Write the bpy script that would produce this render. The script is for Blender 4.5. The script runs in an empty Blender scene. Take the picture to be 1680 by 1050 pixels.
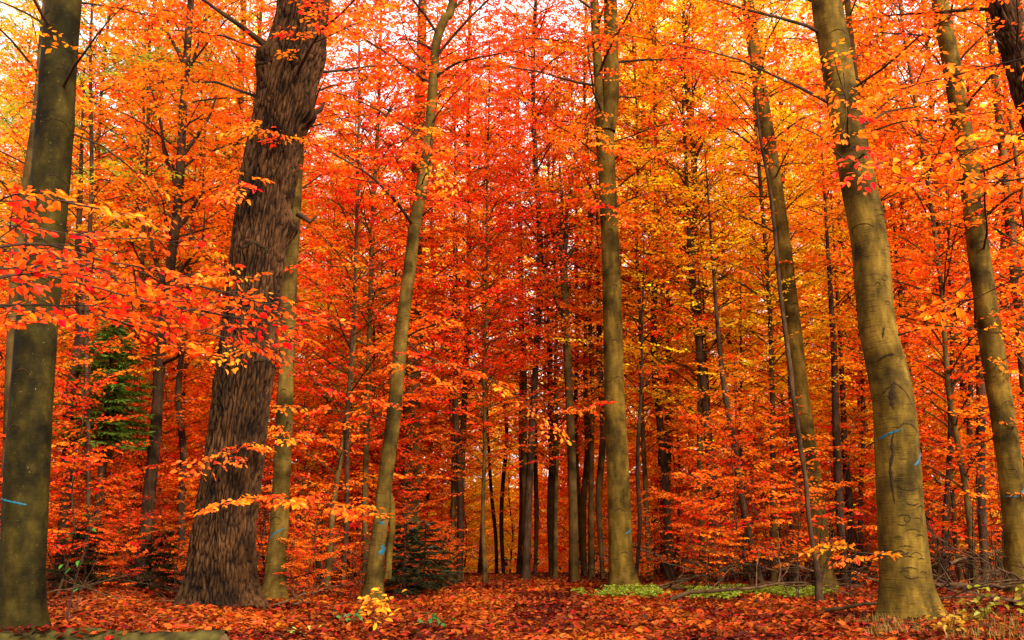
import bpy, math, random
import numpy as np
from mathutils import Vector, noise

# ------------------------------------------------------------------ camera, sky, sun, exposure
scene = bpy.context.scene
col = scene.collection
random.seed(7)
rng = np.random.default_rng(7)

PITCH = math.atan(355 / 1680)
CAM = np.array([0.0, 0.0, 1.0])
cam_data = bpy.data.cameras.new('camera')
cam = bpy.data.objects.new('camera', cam_data)
col.objects.link(cam)
cam.location = CAM
cam.rotation_euler = (math.radians(90) + PITCH, 0, 0)
cam_data.sensor_width = 36
cam_data.lens = 36
cam_data.clip_start = 0.05
cam_data.clip_end = 1000
scene.camera = cam

SUN_ELEV, SUN_ROT = math.radians(33), math.radians(146)
world = bpy.data.worlds.new('World')
scene.world = world
world.use_nodes = True
wn, wl = world.node_tree.nodes, world.node_tree.links
sky = wn.new('ShaderNodeTexSky')
sky.sky_type = 'NISHITA'
sky.sun_disc = False
sky.sun_elevation = SUN_ELEV
sky.sun_rotation = SUN_ROT
sky.air_density = 1.0
sky.dust_density = 7.0
sky.ozone_density = 1.0
wn['Background'].inputs['Strength'].default_value = 0.095
# thin bright cloud over most of the sky
wtc = wn.new('ShaderNodeTexCoord'); wno = wn.new('ShaderNodeTexNoise'); wno.inputs['Scale'].default_value = 3.5; wno.inputs['Detail'].default_value = 6
wl.new(wtc.outputs['Generated'], wno.inputs['Vector'])
wra = wn.new('ShaderNodeValToRGB'); wra.color_ramp.elements[0].position = 0.30; wra.color_ramp.elements[0].color = (.55, .55, .55, 1)
wra.color_ramp.elements[1].position = 0.6; wra.color_ramp.elements[1].color = (.95, .95, .95, 1)
wl.new(wno.outputs['Fac'], wra.inputs[0])
wmx = wn.new('ShaderNodeMixRGB'); wmx.inputs[2].default_value = (8.2, 8.0, 8.1, 1)
wl.new(wra.outputs[0], wmx.inputs[0]); wl.new(sky.outputs['Color'], wmx.inputs[1])
wl.new(wmx.outputs[0], wn['Background'].inputs['Color'])

sun_data = bpy.data.lights.new('sun', 'SUN')
sun_data.energy = 3.4
sun_data.angle = math.radians(14)
sun_data.color = (1.0, 0.93, 0.82)
sun = bpy.data.objects.new('sun', sun_data)
col.objects.link(sun)
# direction towards the sun, azimuth measured clockwise from +Y as the sky texture does
sd = Vector((math.sin(SUN_ROT) * math.cos(SUN_ELEV), math.cos(SUN_ROT) * math.cos(SUN_ELEV), math.sin(SUN_ELEV)))
sun.rotation_euler = sd.to_track_quat('Z', 'Y').to_euler()

scene.view_settings.view_transform = 'Standard'
scene.view_settings.look = 'None'
scene.view_settings.gamma = 1
scene.view_settings.exposure = 1.85
scene.cycles.max_bounces = 9
scene.cycles.diffuse_bounces = 6
scene.cycles.glossy_bounces = 2
scene.cycles.transmission_bounces = 6
scene.cycles.use_denoising = True

# ------------------------------------------------------------------ helpers
SP, CP = math.sin(PITCH), math.cos(PITCH)


def at(px, py, y):
    """World point seen at a photo pixel, at distance y in front of the camera."""
    u, v = (px - 840) / 1680, -(py - 525) / 1680
    d = np.array([u, CP - v * SP, SP + v * CP])
    return CAM + d * (y / d[1])


def gz(x, y):
    """Height of the ground."""
    x, y = np.asarray(x, float), np.asarray(y, float)
    t = np.clip((y - 27) / 10, 0, 1)
    z = -(t * t * (3 - 2 * t)) * 0.35 - np.clip(y - 31, 0, None) * 0.045 + np.clip(y - 58, 0, 90) * 0.15
    pc = 0.8 + (y - 10) * 0.02                                    # path centre line
    off = np.clip((np.abs(x - pc) - 3.2) / 3.0, 0, 1)
    z = z + off * (0.10 * np.sin(x * 0.9 + 1.3) * np.cos(y * 0.7) + 0.05 * np.sin(x * 2.3 + y * 1.7))
    z = z + 0.02 * np.sin(x * 1.9 + y) * np.sin(y * 1.3)
    return z


def gzf(x, y):
    return float(gz(x, y))


def mesh_from(name, verts, faces, mats, attrs=None, mat_idx=None, smooth=True):
    """faces: int array (n, k) or a list of such arrays. attrs: name -> (domain, type, data)."""
    me = bpy.data.meshes.new(name)
    if not isinstance(faces, list):
        faces = [faces]
    faces = [f for f in faces if len(f)]
    loops = np.concatenate([f.ravel() for f in faces])
    sizes = np.concatenate([np.full(len(f), f.shape[1]) for f in faces])
    starts = np.concatenate([[0], np.cumsum(sizes)[:-1]])
    me.vertices.add(len(verts)); me.vertices.foreach_set('co', np.asarray(verts, np.float32).ravel())
    me.loops.add(len(loops)); me.loops.foreach_set('vertex_index', loops.astype(np.int32))
    me.polygons.add(len(sizes)); me.polygons.foreach_set('loop_start', starts.astype(np.int32))
    if mat_idx is not None:
        me.polygons.foreach_set('material_index', np.asarray(mat_idx, np.int32))
    if attrs:
        for k, (dom, typ, data) in attrs.items():
            a = me.attributes.new(k, typ, dom)
            a.data.foreach_set('vector' if typ == 'FLOAT_VECTOR' else 'value', np.asarray(data, np.float32).ravel())
    me.polygons.foreach_set('use_smooth', np.full(len(sizes), smooth))
    for m in mats:
        me.materials.append(m)
    me.update(calc_edges=True)
    me.validate()
    return me


def link(name, me, parent=None, color=None):
    o = bpy.data.objects.new(name, me)
    col.objects.link(o)
    if parent is not None:
        o.parent = parent
    if color is not None:
        o.color = (*color, 1)
    return o


def tag(o, label=None, cat=None, group=None, kind=None):
    if label: o['label'] = label
    if cat: o['category'] = cat
    if group: o['group'] = group
    if kind: o['kind'] = kind
    return o


def empty(name, loc, label, cat, group=None):
    o = bpy.data.objects.new(name, None)
    o.location = [float(c) for c in loc]
    o.empty_display_size = 0.2
    col.objects.link(o)
    return tag(o, label, cat, group)


def spline(pts, ds):
    """Catmull-Rom through rows of pts (any columns; the first three are xyz), resampled about every ds metres."""
    P = np.asarray(pts, float)
    P = np.vstack([2 * P[0] - P[1], P, 2 * P[-1] - P[-2]])
    out = []
    for i in range(1, len(P) - 2):
        p0, p1, p2, p3 = P[i - 1:i + 3]
        n = max(1, int(np.linalg.norm(p2[:3] - p1[:3]) / ds))
        t = (np.arange(n) / n)[:, None]
        out.append(0.5 * (2 * p1 + (p2 - p0) * t + (2 * p0 - 5 * p1 + 4 * p2 - p3) * t ** 2 + (3 * p1 - p0 - 3 * p2 + p3) * t ** 3))
    out.append(P[-2][None])
    return np.vstack(out)


def frames(C):
    """Tangent, side and other side along a polyline (parallel transport started from -Y)."""
    T = np.gradient(C, axis=0)
    T /= np.linalg.norm(T, axis=1)[:, None] + 1e-9
    A = np.zeros_like(T); B = np.zeros_like(T)
    a = np.array([0, -1.0, 0.03])
    for i in range(len(T)):
        a = a - T[i] * a.dot(T[i])
        n = np.linalg.norm(a)
        if n < 1e-3:
            a = np.cross(T[i], [1, 0, 0.2]); n = np.linalg.norm(a)
        a = a / n
        A[i] = a; B[i] = np.cross(T[i], a)
    return T, A, B


class Tubes:
    """Collects round tapered tubes; each vertex keeps a bark coordinate (round the stem, along the stem)."""
    def __init__(self):
        self.v, self.f, self.bk, self.n = [], [], [], 0

    def add(self, C, R, sides=6, disp=None, cap=True):
        C = np.asarray(C, float); R = np.asarray(R, float)
        T, A, B = frames(C)
        th = np.arange(sides) / sides * 2 * math.pi
        s = np.concatenate([[0], np.cumsum(np.linalg.norm(np.diff(C, axis=0), axis=1))])
        rr = np.repeat(R[:, None], sides, 1)
        if disp is not None:
            rr = rr + disp(th[None, :] + 0 * rr, s[:, None] + 0 * rr, rr)
        ct, st = np.cos(th), np.sin(th)
        V = C[:, None] + rr[..., None] * (ct[None, :, None] * A[:, None] + st[None, :, None] * B[:, None])
        m = len(C)
        idx = np.arange(m * sides).reshape(m, sides) + self.n
        nx = np.roll(idx, -1, axis=1)
        F = np.stack([idx[:-1], nx[:-1], nx[1:], idx[1:]], -1).reshape(-1, 4)
        rb = np.repeat(np.maximum(R, 0.01)[:, None], sides, 1)
        bk = np.stack([rb * ct, rb * st, np.repeat(s[:, None], sides, 1)], -1)
        self.v.append(V.reshape(-1, 3)); self.f.append(F); self.bk.append(bk.reshape(-1, 3)); self.n += m * sides
        if cap:
            self.v.append(C[[-1]] + T[[-1]] * R[-1] * 0.6); self.bk.append(np.array([[0, 0, s[-1]]]))
            top = idx[-1]
            self.f.append(np.stack([top, np.roll(top, -1), np.full(sides, self.n), np.full(sides, self.n)], -1)[:, :3].reshape(-1, 3))
            self.n += 1
        return self

    def mesh(self, name, mat):
        tri = [f for f in self.f if f.shape[1] == 3]; quad = [f for f in self.f if f.shape[1] == 4]
        fs = ([np.concatenate(quad)] if quad else []) + ([np.concatenate(tri)] if tri else [])
        return mesh_from(name, np.concatenate(self.v), fs, [mat], {'bark': ('POINT', 'FLOAT_VECTOR', np.concatenate(self.bk))})


# ------------------------------------------------------------------ materials
def new_mat(name):
    m = bpy.data.materials.new(name); m.use_nodes = True
    nt = m.node_tree; nt.nodes.clear()
    return m, nt, nt.nodes.new, nt.links.new


def ramp(N, stops):
    r = N('ShaderNodeValToRGB')
    e = r.color_ramp.elements
    while len(e) < len(stops): e.new(0.5)
    for el, (p, c) in zip(e, stops):
        el.position = p; el.color = (*c, 1)
    return r


def leaf_material(name, trans=0.5, rough=0.5, spec=0.13, v0=0.6, v1=0.75):
    m, nt, N, L = new_mat(name)
    out = N('ShaderNodeOutputMaterial')
    oi = N('ShaderNodeObjectInfo')
    at_ = N('ShaderNodeAttribute'); at_.attribute_name = 'leafvar'
    sep = N('ShaderNodeSeparateXYZ'); L(at_.outputs['Vector'], sep.inputs[0])
    hs = N('ShaderNodeHueSaturation')
    hue = N('ShaderNodeMath'); hue.operation = 'MULTIPLY_ADD'; hue.inputs[1].default_value = 0.05; hue.inputs[2].default_value = 0.5 - 0.012
    L(sep.outputs[0], hue.inputs[0]); L(hue.outputs[0], hs.inputs['Hue'])
    val = N('ShaderNodeMath'); val.operation = 'MULTIPLY_ADD'; val.inputs[1].default_value = v1; val.inputs[2].default_value = v0
    L(sep.outputs[1], val.inputs[0]); L(val.outputs[0], hs.inputs['Value'])
    L(oi.outputs['Color'], hs.inputs['Color'])
    d = N('ShaderNodeBsdfPrincipled'); d.inputs['Roughness'].default_value = rough
    d.inputs['Specular IOR Level'].default_value = spec
    t = N('ShaderNodeBsdfTranslucent')
    mx = N('ShaderNodeMixShader'); mx.inputs[0].default_value = trans
    L(hs.outputs[0], d.inputs['Base Color']); L(hs.outputs[0], t.inputs['Color'])
    L(d.outputs[0], mx.inputs[1]); L(t.outputs[0], mx.inputs[2]); L(mx.outputs[0], out.inputs[0])
    return m


def bark_material(name, stops, scale=(1, 1, 1), nscale=6, bump=0.4, bdist=0.02, lichen=None, ridge=False, lines=0.0):
    m, nt, N, L = new_mat(name)
    out = N('ShaderNodeOutputMaterial'); p = N('ShaderNodeBsdfPrincipled')
    p.inputs['Roughness'].default_value = 0.85; p.inputs['Specular IOR Level'].default_value = 0.06
    a = N('ShaderNodeAttribute'); a.attribute_name = 'bark'
    mp = N('ShaderNodeMapping'); mp.inputs['Scale'].default_value = scale
    L(a.outputs['Vector'], mp.inputs[0])
    n = N('ShaderNodeTexNoise'); n.inputs['Scale'].default_value = nscale; n.inputs['Detail'].default_value = 8; n.inputs['Roughness'].default_value = 0.62
    L(mp.outputs[0], n.inputs['Vector'])
    r = ramp(N, stops); L(n.outputs['Fac'], r.inputs[0])
    c = r.outputs[0]; h = n.outputs['Fac']
    # broad blotches that do not follow the stretched grain
    n2 = N('ShaderNodeTexNoise'); n2.inputs['Scale'].default_value = 2.3; n2.inputs['Detail'].default_value = 6
    L(a.outputs['Vector'], n2.inputs['Vector'])
    r2 = ramp(N, [(0.36, (0.34, 0.34, 0.30)), (0.5, (0.95, 0.93, 0.9)), (0.64, (1.35, 1.3, 1.3))]); L(n2.outputs['Fac'], r2.inputs[0])
    mul = N('ShaderNodeMixRGB'); mul.blend_type = 'MULTIPLY'; mul.inputs[0].default_value = 1
    L(c, mul.inputs[1]); L(r2.outputs[0], mul.inputs[2]); c = mul.outputs[0]
    if lichen:
        n3 = N('ShaderNodeTexNoise'); n3.inputs['Scale'].default_value = 38; n3.inputs['Detail'].default_value = 5
        L(a.outputs['Vector'], n3.inputs['Vector'])
        r3 = ramp(N, [(0.69, (0, 0, 0)), (0.75, (1, 1, 1))]); L(n3.outputs['Fac'], r3.inputs[0])
        mm = N('ShaderNodeMixRGB'); L(r3.outputs[0], mm.inputs[0]); L(c, mm.inputs[1]); mm.inputs[2].default_value = (*lichen, 1); c = mm.outputs[0]
    if lines:
        # short horizontal wrinkles of smooth bark
        mp4 = N('ShaderNodeMapping'); mp4.inputs['Scale'].default_value = (2.2, 2.2, 30); L(a.outputs['Vector'], mp4.inputs[0])
        n4 = N('ShaderNodeTexNoise'); n4.inputs['Scale'].default_value = 2.2; n4.inputs['Detail'].default_value = 5; L(mp4.outputs[0], n4.inputs['Vector'])
        r4 = ramp(N, [(0.31, (0.25, 0.2, 0.18)), (0.42, (1, 1, 1))]); L(n4.outputs['Fac'], r4.inputs[0])
        m4 = N('ShaderNodeMixRGB'); m4.blend_type = 'MULTIPLY'; m4.inputs[0].default_value = lines
        L(c, m4.inputs[1]); L(r4.outputs[0], m4.inputs[2]); c = m4.outputs[0]
        ad = N('ShaderNodeMath'); ad.operation = 'ADD'; L(h, ad.inputs[0]); L(n4.outputs['Fac'], ad.inputs[1]); h = ad.outputs[0]
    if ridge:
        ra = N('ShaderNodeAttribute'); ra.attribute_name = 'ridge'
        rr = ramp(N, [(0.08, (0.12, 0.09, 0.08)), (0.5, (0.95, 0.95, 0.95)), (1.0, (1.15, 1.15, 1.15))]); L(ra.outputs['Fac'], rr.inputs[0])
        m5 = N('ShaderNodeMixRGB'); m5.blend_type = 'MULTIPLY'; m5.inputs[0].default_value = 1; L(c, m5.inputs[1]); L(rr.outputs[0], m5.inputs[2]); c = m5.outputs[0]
    L(c, p.inputs['Base Color'])
    b = N('ShaderNodeBump'); b.inputs['Strength'].default_value = bump; b.inputs['Distance'].default_value = bdist
    L(h, b.inputs['Height']); L(b.outputs[0], p.inputs['Normal'])
    L(p.outputs[0], out.inputs[0])
    return m


def plain_material(name, c0, c1, scale=8, rough=0.9, bump=0.3, coord='Object'):
    m, nt, N, L = new_mat(name)
    out = N('ShaderNodeOutputMaterial'); p = N('ShaderNodeBsdfPrincipled'); p.inputs['Roughness'].default_value = rough; p.inputs['Specular IOR Level'].default_value = 0.08
    tc = N('ShaderNodeTexCoord'); n = N('ShaderNodeTexNoise'); n.inputs['Scale'].default_value = scale; n.inputs['Detail'].default_value = 8
    L(tc.outputs[coord], n.inputs['Vector'])
    r = ramp(N, [(0.3, c0), (0.7, c1)]); L(n.outputs['Fac'], r.inputs[0]); L(r.outputs[0], p.inputs['Base Color'])
    b = N('ShaderNodeBump'); b.inputs['Strength'].default_value = bump; b.inputs['Distance'].default_value = 0.01
    L(n.outputs['Fac'], b.inputs['Height']); L(b.outputs[0], p.inputs['Normal']); L(p.outputs[0], out.inputs[0])
    return m


M_leaf = leaf_material('autumn_leaf', 0.55)
M_litter = leaf_material('fallen_leaf', 0.1, 0.6, 0.08, 0.12, 1.3)
M_beech = bark_material('smooth_beech_bark', [(0.25, (0.022, 0.012, 0.0015)), (0.5, (0.070, 0.041, 0.0045)), (0.75, (0.13, 0.077, 0.010))],
                        (1, 1, 0.35), 9, 0.6, 0.012, (0.13, 0.085, 0.02), lines=0.8)
M_beech_moss = bark_material('algae_covered_beech_bark', [(0.25, (0.006, 0.0042, 0.0006)), (0.5, (0.017, 0.012, 0.0012)), (0.75, (0.038, 0.025, 0.003))],
                             (1, 1, 0.6), 9, 0.4, 0.012, (0.12, 0.10, 0.04), lines=0.4)
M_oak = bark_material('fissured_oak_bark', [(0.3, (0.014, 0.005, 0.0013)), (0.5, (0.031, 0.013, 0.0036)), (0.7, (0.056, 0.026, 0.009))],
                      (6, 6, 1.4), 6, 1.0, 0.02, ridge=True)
M_dark = bark_material('dark_young_bark', [(0.25, (0.014, 0.007, 0.003)), (0.5, (0.036, 0.018, 0.008)), (0.75, (0.075, 0.042, 0.018))],
                       (3, 3, 1), 5, 0.6, 0.015)
M_mid = bark_material('brown_young_beech_bark', [(0.25, (0.025, 0.013, 0.003)), (0.5, (0.06, 0.034, 0.008)), (0.75, (0.10, 0.06, 0.016))],
                      (1, 1, 0.6), 6, 0.4, 0.01, None, lines=0.4)
M_brownbeech = bark_material('brown_beech_bark', [(0.25, (0.022, 0.012, 0.002)), (0.5, (0.06, 0.036, 0.005)), (0.75, (0.11, 0.066, 0.012))],
                             (1, 1, 0.35), 9, 0.6, 0.012, (0.10, 0.07, 0.02), lines=0.8)
M_twig = plain_material('twig_bark', (0.014, 0.007, 0.004), (0.045, 0.024, 0.012), 20)
M_deadwood = plain_material('dead_branch_wood', (0.014, 0.006, 0.002), (0.085, 0.045, 0.018), 6)
M_scar = plain_material('dark_bark_scar', (0.006, 0.003, 0.001), (0.03, 0.016, 0.005), 60)
M_blue = plain_material('blue_spray_paint', (0.006, 0.045, 0.065), (0.01, 0.085, 0.12), 60, 0.6, 0.1)
M_moss = plain_material('mossy_log_bark', (0.008, 0.005, 0.001), (0.06, 0.045, 0.008), 9)
M_needle = leaf_material('conifer_needles', 0.2)
M_green = leaf_material('green_plant_leaf', 0.4)

# ------------------------------------------------------------------ ground
def build_ground():
    def axis(a, b, fine0, fine1, fs, cs):
        x = [a]
        while x[-1] < b:
            x.append(x[-1] + (fs if fine0 <= x[-1] <= fine1 else cs))
        return np.array(x)
    xs = axis(-150, 150, -16, 16, 0.12, 3)
    ys = axis(-30, 260, 6, 36, 0.12, 3)
    X, Y = np.meshgrid(xs, ys, indexing='ij')
    Z = gz(X, Y)
    fine = (np.abs(X) < 16) & (Y > 6) & (Y < 36)
    for i, j in zip(*np.nonzero(fine)):
        Z[i, j] += 0.05 * noise.noise((X[i, j] * 2.2, Y[i, j] * 2.2, 0)) + 0.012 * noise.noise((X[i, j] * 7, Y[i, j] * 7, 3))
    n, m = X.shape
    idx = np.arange(n * m).reshape(n, m)
    F = np.stack([idx[:-1, :-1], idx[1:, :-1], idx[1:, 1:], idx[:-1, 1:]], -1).reshape(-1, 4)
    m_, nt, N, L = new_mat('leaf_litter_ground')
    out = N('ShaderNodeOutputMaterial'); p = N('ShaderNodeBsdfPrincipled'); p.inputs['Roughness'].default_value = 0.9; p.inputs['Specular IOR Level'].default_value = 0.05
    tc = N('ShaderNodeTexCoord')
    v = N('ShaderNodeTexVoronoi'); v.inputs['Scale'].default_value = 16; L(tc.outputs['Object'], v.inputs['Vector'])
    sx = N('ShaderNodeSeparateXYZ'); L(v.outputs['Color'], sx.inputs[0])
    r = ramp(N, [(0.0, (0.035, 0.010, 0.005)), (0.35, (0.13, 0.025, 0.006)), (0.7, (0.28, 0.06, 0.012)), (1.0, (0.42, 0.12, 0.03))])
    L(sx.outputs[0], r.inputs[0])
    ns = N('ShaderNodeTexNoise'); ns.inputs['Scale'].default_value = 0.9; ns.inputs['Detail'].default_value = 7; L(tc.outputs['Object'], ns.inputs['Vector'])
    r2 = ramp(N, [(0.35, (0.35, 0.3, 0.3)), (0.6, (1, 1, 1))]); L(ns.outputs['Fac'], r2.inputs[0])
    mu = N('ShaderNodeMixRGB'); mu.blend_type = 'MULTIPLY'; mu.inputs[0].default_value = 1
    L(r.outputs[0], mu.inputs[1]); L(r2.outputs[0], mu.inputs[2]); L(mu.outputs[0], p.inputs['Base Color'])
    b = N('ShaderNodeBump'); b.inputs['Strength'].default_value = 0.8; b.inputs['Distance'].default_value = 0.03
    L(v.outputs['Distance'], b.inputs['Height']); L(b.outputs[0], p.inputs['Normal']); L(p.outputs[0], out.inputs[0])
    g = link('ground', mesh_from('ground', np.stack([X, Y, Z], -1).reshape(-1, 3), F, [m_]))
    tag(g, 'forest floor of red brown leaf litter with the path running through it', 'ground', kind='structure')


build_ground()

# ------------------------------------------------------------------ leaves
def norm(a):
    return a / (np.linalg.norm(a, axis=-1, keepdims=True) + 1e-9)


def leaf_arrays(P, D, NN, ln, wd, detail):
    """P base points, D directions, NN normals -> verts, faces."""
    D = norm(D); S = norm(np.cross(NN, D)); NN = np.cross(D, S)
    n = len(P); ln = np.broadcast_to(ln, n)[:, None]; wd = np.broadcast_to(wd, n)[:, None]
    if detail:
        cu = (rng.uniform(-0.25, 0.1, n))[:, None] * ln
        fo = rng.uniform(0.02, 0.3, n)[:, None] * wd
        V = np.stack([P, P + D * ln * .28 + S * wd * .42 + NN * fo, P + D * ln * .66 + S * wd * .40 + NN * (fo + cu * .45),
                      P + D * ln + NN * cu, P + D * ln * .66 - S * wd * .40 + NN * (fo + cu * .45), P + D * ln * .28 - S * wd * .42 + NN * fo], 1)
        b = np.arange(n)[:, None] * 6
        F = np.stack([b + [0, 3, 2, 1], b + [0, 5, 4, 3]], 1).reshape(-1, 4)
        return V.reshape(-1, 3), F, 2
    V = np.stack([P, P + D * ln * .45 + S * wd * .5, P + D * ln, P + D * ln * .45 - S * wd * .5], 1)
    b = np.arange(n)[:, None] * 4
    F = (b + [0, 3, 2, 1])
    return V.reshape(-1, 3), F, 1


def spray_template(Ln, leaf, spacing, seed, wide=0.45):
    """A flat fan of twigs and leaves along +X; returns leaves (P, D, N) and twig polylines."""
    r = np.random.default_rng(seed)
    P, D, NN, tw = [], [], [], []
    def axis_pts(p0, ang, ln, droop, n=5):
        t = np.linspace(0, 1, n)[:, None]
        bend = r.normal(0, 0.12)
        a = ang + bend * t
        d = np.concatenate([np.cos(a), np.sin(a), -droop * t + r.normal(0, 0.05, (n, 1))], 1)
        step = d * (ln / (n - 1))
        return p0 + np.concatenate([np.zeros((1, 3)), np.cumsum(step[:-1], 0)])
    def leaves_on(C, start=0.1):
        seg = np.linalg.norm(np.diff(C, axis=0), axis=1); s = np.concatenate([[0], np.cumsum(seg)])
        k = max(2, int(s[-1] * (1 - start) / spacing))
        for i in range(k):
            q = s[-1] * (start + (1 - start) * (i + 1) / k)
            p = np.array([np.interp(q, s, C[:, c]) for c in range(3)])
            d = norm(C[-1] - C[0]) if q < s[-1] * .5 else norm(C[-1] - C[-2])
            an = (1 if i % 2 else -1) * r.uniform(0.5, 1.1) if i < k - 1 else 0
            ca, sa = math.cos(an), math.sin(an)
            dd = np.array([d[0] * ca - d[1] * sa, d[0] * sa + d[1] * ca, d[2] + r.normal(-0.15, 0.25)])
            P.append(p + r.normal(0, 0.01, 3)); D.append(dd); NN.append(np.array([r.normal(0, .5), r.normal(0, .5), 1.0]))
    main = axis_pts(np.zeros(3), 0, Ln, 0.18, 7)
    tw.append((main, 0.006 * Ln + 0.002))
    leaves_on(main, 0.3)
    nl = max(3, int(Ln / 0.11))
    for i in range(nl):
        t = 0.12 + 0.8 * (i + r.uniform(-.3, .3)) / nl
        q = t * (len(main) - 1); j = int(q); p = main[j] + (main[j + 1] - main[j]) * (q - j)
        ln = Ln * wide * (1 - abs(t - 0.4) * 1.0) * r.uniform(0.6, 1.1)
        C = axis_pts(p, (1 if i % 2 else -1) * r.uniform(0.6, 1.0), ln, 0.25, 4)
        tw.append((C, 0.0035))
        leaves_on(C, 0.12)
    return np.array(P), np.array(D), np.array(NN), tw


def templates(leaf, spacing, lens, seed):
    return [[spray_template(L_, leaf, spacing, seed + 10 * i + k) for k in range(4)] for i, L_ in enumerate(lens)]


LENS = (0.55, 0.95, 1.45)
T_NEAR = templates(0.075, 0.048, LENS, 100)
T_FAR = templates(0.13, 0.085, LENS, 300)


class Leaves:
    def __init__(self, tmpl, leaf, aspect=0.6, detail=False, twig_sides=3, twigs=True):
        self.t, self.leaf, self.aspect, self.detail, self.ts, self.twigs = tmpl, leaf, aspect, detail, twig_sides, twigs
        self.P, self.D, self.N, self.H, self.tw = [], [], [], [], Tubes()

    def spray(self, pos, direction, size, roll=0.25, hv=None, scale=1.0):
        k = int(np.argmin([abs(size - L_) for L_ in LENS]))
        P, D, NN, tw = self.t[k][rng.integers(4)]
        sc = size / LENS[k] * scale
        x = norm(np.asarray(direction, float)); up = np.array([rng.normal(0, roll), rng.normal(0, roll), 1.0])
        z = norm(up - x * up.dot(x)); y = np.cross(z, x)
        R = np.stack([x, y, z], 0)
        if rng.random() < 0.5: R[1] *= -1
        self.P.append(pos + (P * sc) @ R); self.D.append(D @ R); self.N.append(NN @ np.stack([x, y, z], 0))
        n = len(P)
        h0, v0 = (rng.uniform(.1, .9), rng.uniform(.25, .9)) if hv is None else hv
        self.H.append(np.stack([np.clip(h0 + rng.normal(0, .22, n), 0, 1), np.clip(v0 + rng.normal(0, .2, n), 0, 1), np.zeros(n)], 1))
        if self.twigs:
            for C, r in (tw if self.detail else tw[:1 + len(tw) // 2]):
                self.tw.add(pos + (C * sc) @ R, np.linspace(r, 0.0012, len(C)), self.ts, cap=False)

    def mesh(self, name, leaf_mat=None, twig_mat=None):
        P, D, NN, H = map(np.concatenate, (self.P, self.D, self.N, self.H))
        n = len(P)
        ln = self.leaf * rng.uniform(0.6, 1.25, n)
        V, F, per = leaf_arrays(P, D, NN, ln, ln * self.aspect * rng.uniform(.85, 1.15, n), self.detail)
        Hf = np.repeat(H, per, 0)
        mi = np.zeros(len(F), int)
        if self.tw.v:
            tv = np.concatenate(self.tw.v); tf = np.concatenate(self.tw.f) + len(V)
            V = np.concatenate([V, tv]); F = np.concatenate([F, tf])
            Hf = np.concatenate([Hf, np.zeros((len(tf), 3))]); mi = np.concatenate([mi, np.ones(len(tf), int)])
        return mesh_from(name, V, F, [leaf_mat or M_leaf, twig_mat or M_twig], {'leafvar': ('FACE', 'FLOAT_VECTOR', Hf)}, mi, smooth=False)


def limb_path(p0, az, el, ln, n=7, flat=0.8, wob=0.1):
    """A branch that leaves at elevation el and flattens out."""
    pts = [np.array(p0, float)]
    for i in range(n):
        t = i / n
        e = el * (1 - flat * t) + rng.normal(0, wob * .6); a = az + rng.normal(0, wob)
        pts.append(pts[-1] + np.array([math.cos(a) * math.cos(e), math.sin(a) * math.cos(e), math.sin(e)]) * ln / n)
        az = a * 0.5 + az * 0.5
    return np.array(pts)


def clothe(leaves, C, start=0.25, dens=1.0, side=0.55, hv=None, scale=1.0, roll=0.25):
    """Sprays left and right along a branch polyline."""
    s = np.concatenate([[0], np.cumsum(np.linalg.norm(np.diff(C, axis=0), axis=1))]); Lt = s[-1]
    k = max(2, int(Lt * (1 - start) / 0.24 * dens))
    for i in range(k):
        q = Lt * (start + (1 - start) * (i + rng.uniform(0, 1)) / k)
        p = np.array([np.interp(q, s, C[:, c]) for c in range(3)])
        j = min(int(np.searchsorted(s, q)), len(C) - 1); j = max(j, 1)
        d = norm(C[j] - C[j - 1]); an = (1 if i % 2 else -1) * rng.uniform(0.5, 1.15)
        dd = np.array([d[0] * math.cos(an) - d[1] * math.sin(an), d[0] * math.sin(an) + d[1] * math.cos(an), d[2] * 0.6 + rng.normal(0, .14)])
        leaves.spray(p, dd, np.clip(side * Lt * (1.15 - q / Lt) * rng.uniform(.5, 1.1), 0.4, 1.7), roll, hv, scale)
    leaves.spray(C[-1], C[-1] - C[-2], min(1.2, 0.4 * Lt + .3), roll, hv, scale)


def crown(leaves, limbs, path, h0, h1, nb, rad, shape='layer', dens=1.0, el=0.55, wood=True):
    """Branches spiralling up a stem path (x, y, z, r rows) between heights h0 and h1, each with its sprays."""
    az = rng.uniform(0, 6.28)
    for i in range(nb):
        t = (i + rng.uniform(0, .8)) / nb
        h = h0 + (h1 - h0) * t
        p = np.array([np.interp(h, path[:, 2], path[:, c]) for c in range(4)])
        prof = (1 - t) ** 0.4 * (0.55 + 0.45 * min(1, t * 4)) if shape == 'layer' else math.sin(math.pi * min(1, 0.15 + t * 0.85)) ** 0.6
        ln = max(0.5, rad * prof * rng.uniform(.6, 1.15))
        az += 2.4 + rng.normal(0, .3)
        C = limb_path(p[:3], az, el * rng.uniform(.4, 1.5) + 0.5 * t, ln)
        if wood:
            r0 = min(p[3] * .45, 0.008 * ln + 0.004)
            limbs.add(C, np.linspace(r0, 0.003, len(C)), 5, cap=False)
        hv = (rng.uniform(.15, .85), rng.uniform(.3, .85))
        clothe(leaves, C, 0.22, dens, 0.42, hv)


def wobbly_stem(h, r, lean=0.02, wob=0.10, n=9, top=0.25):
    z = np.linspace(0, h, n); x = np.cumsum(np.r_[0, rng.normal(0, wob, n - 1)]) + z * rng.normal(0, lean); y = np.cumsum(np.r_[0, rng.normal(0, wob, n - 1)])
    R = r * (1 - (1 - top) * (z / h) ** 0.9)
    return np.stack([x, y, z, R], 1)


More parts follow.
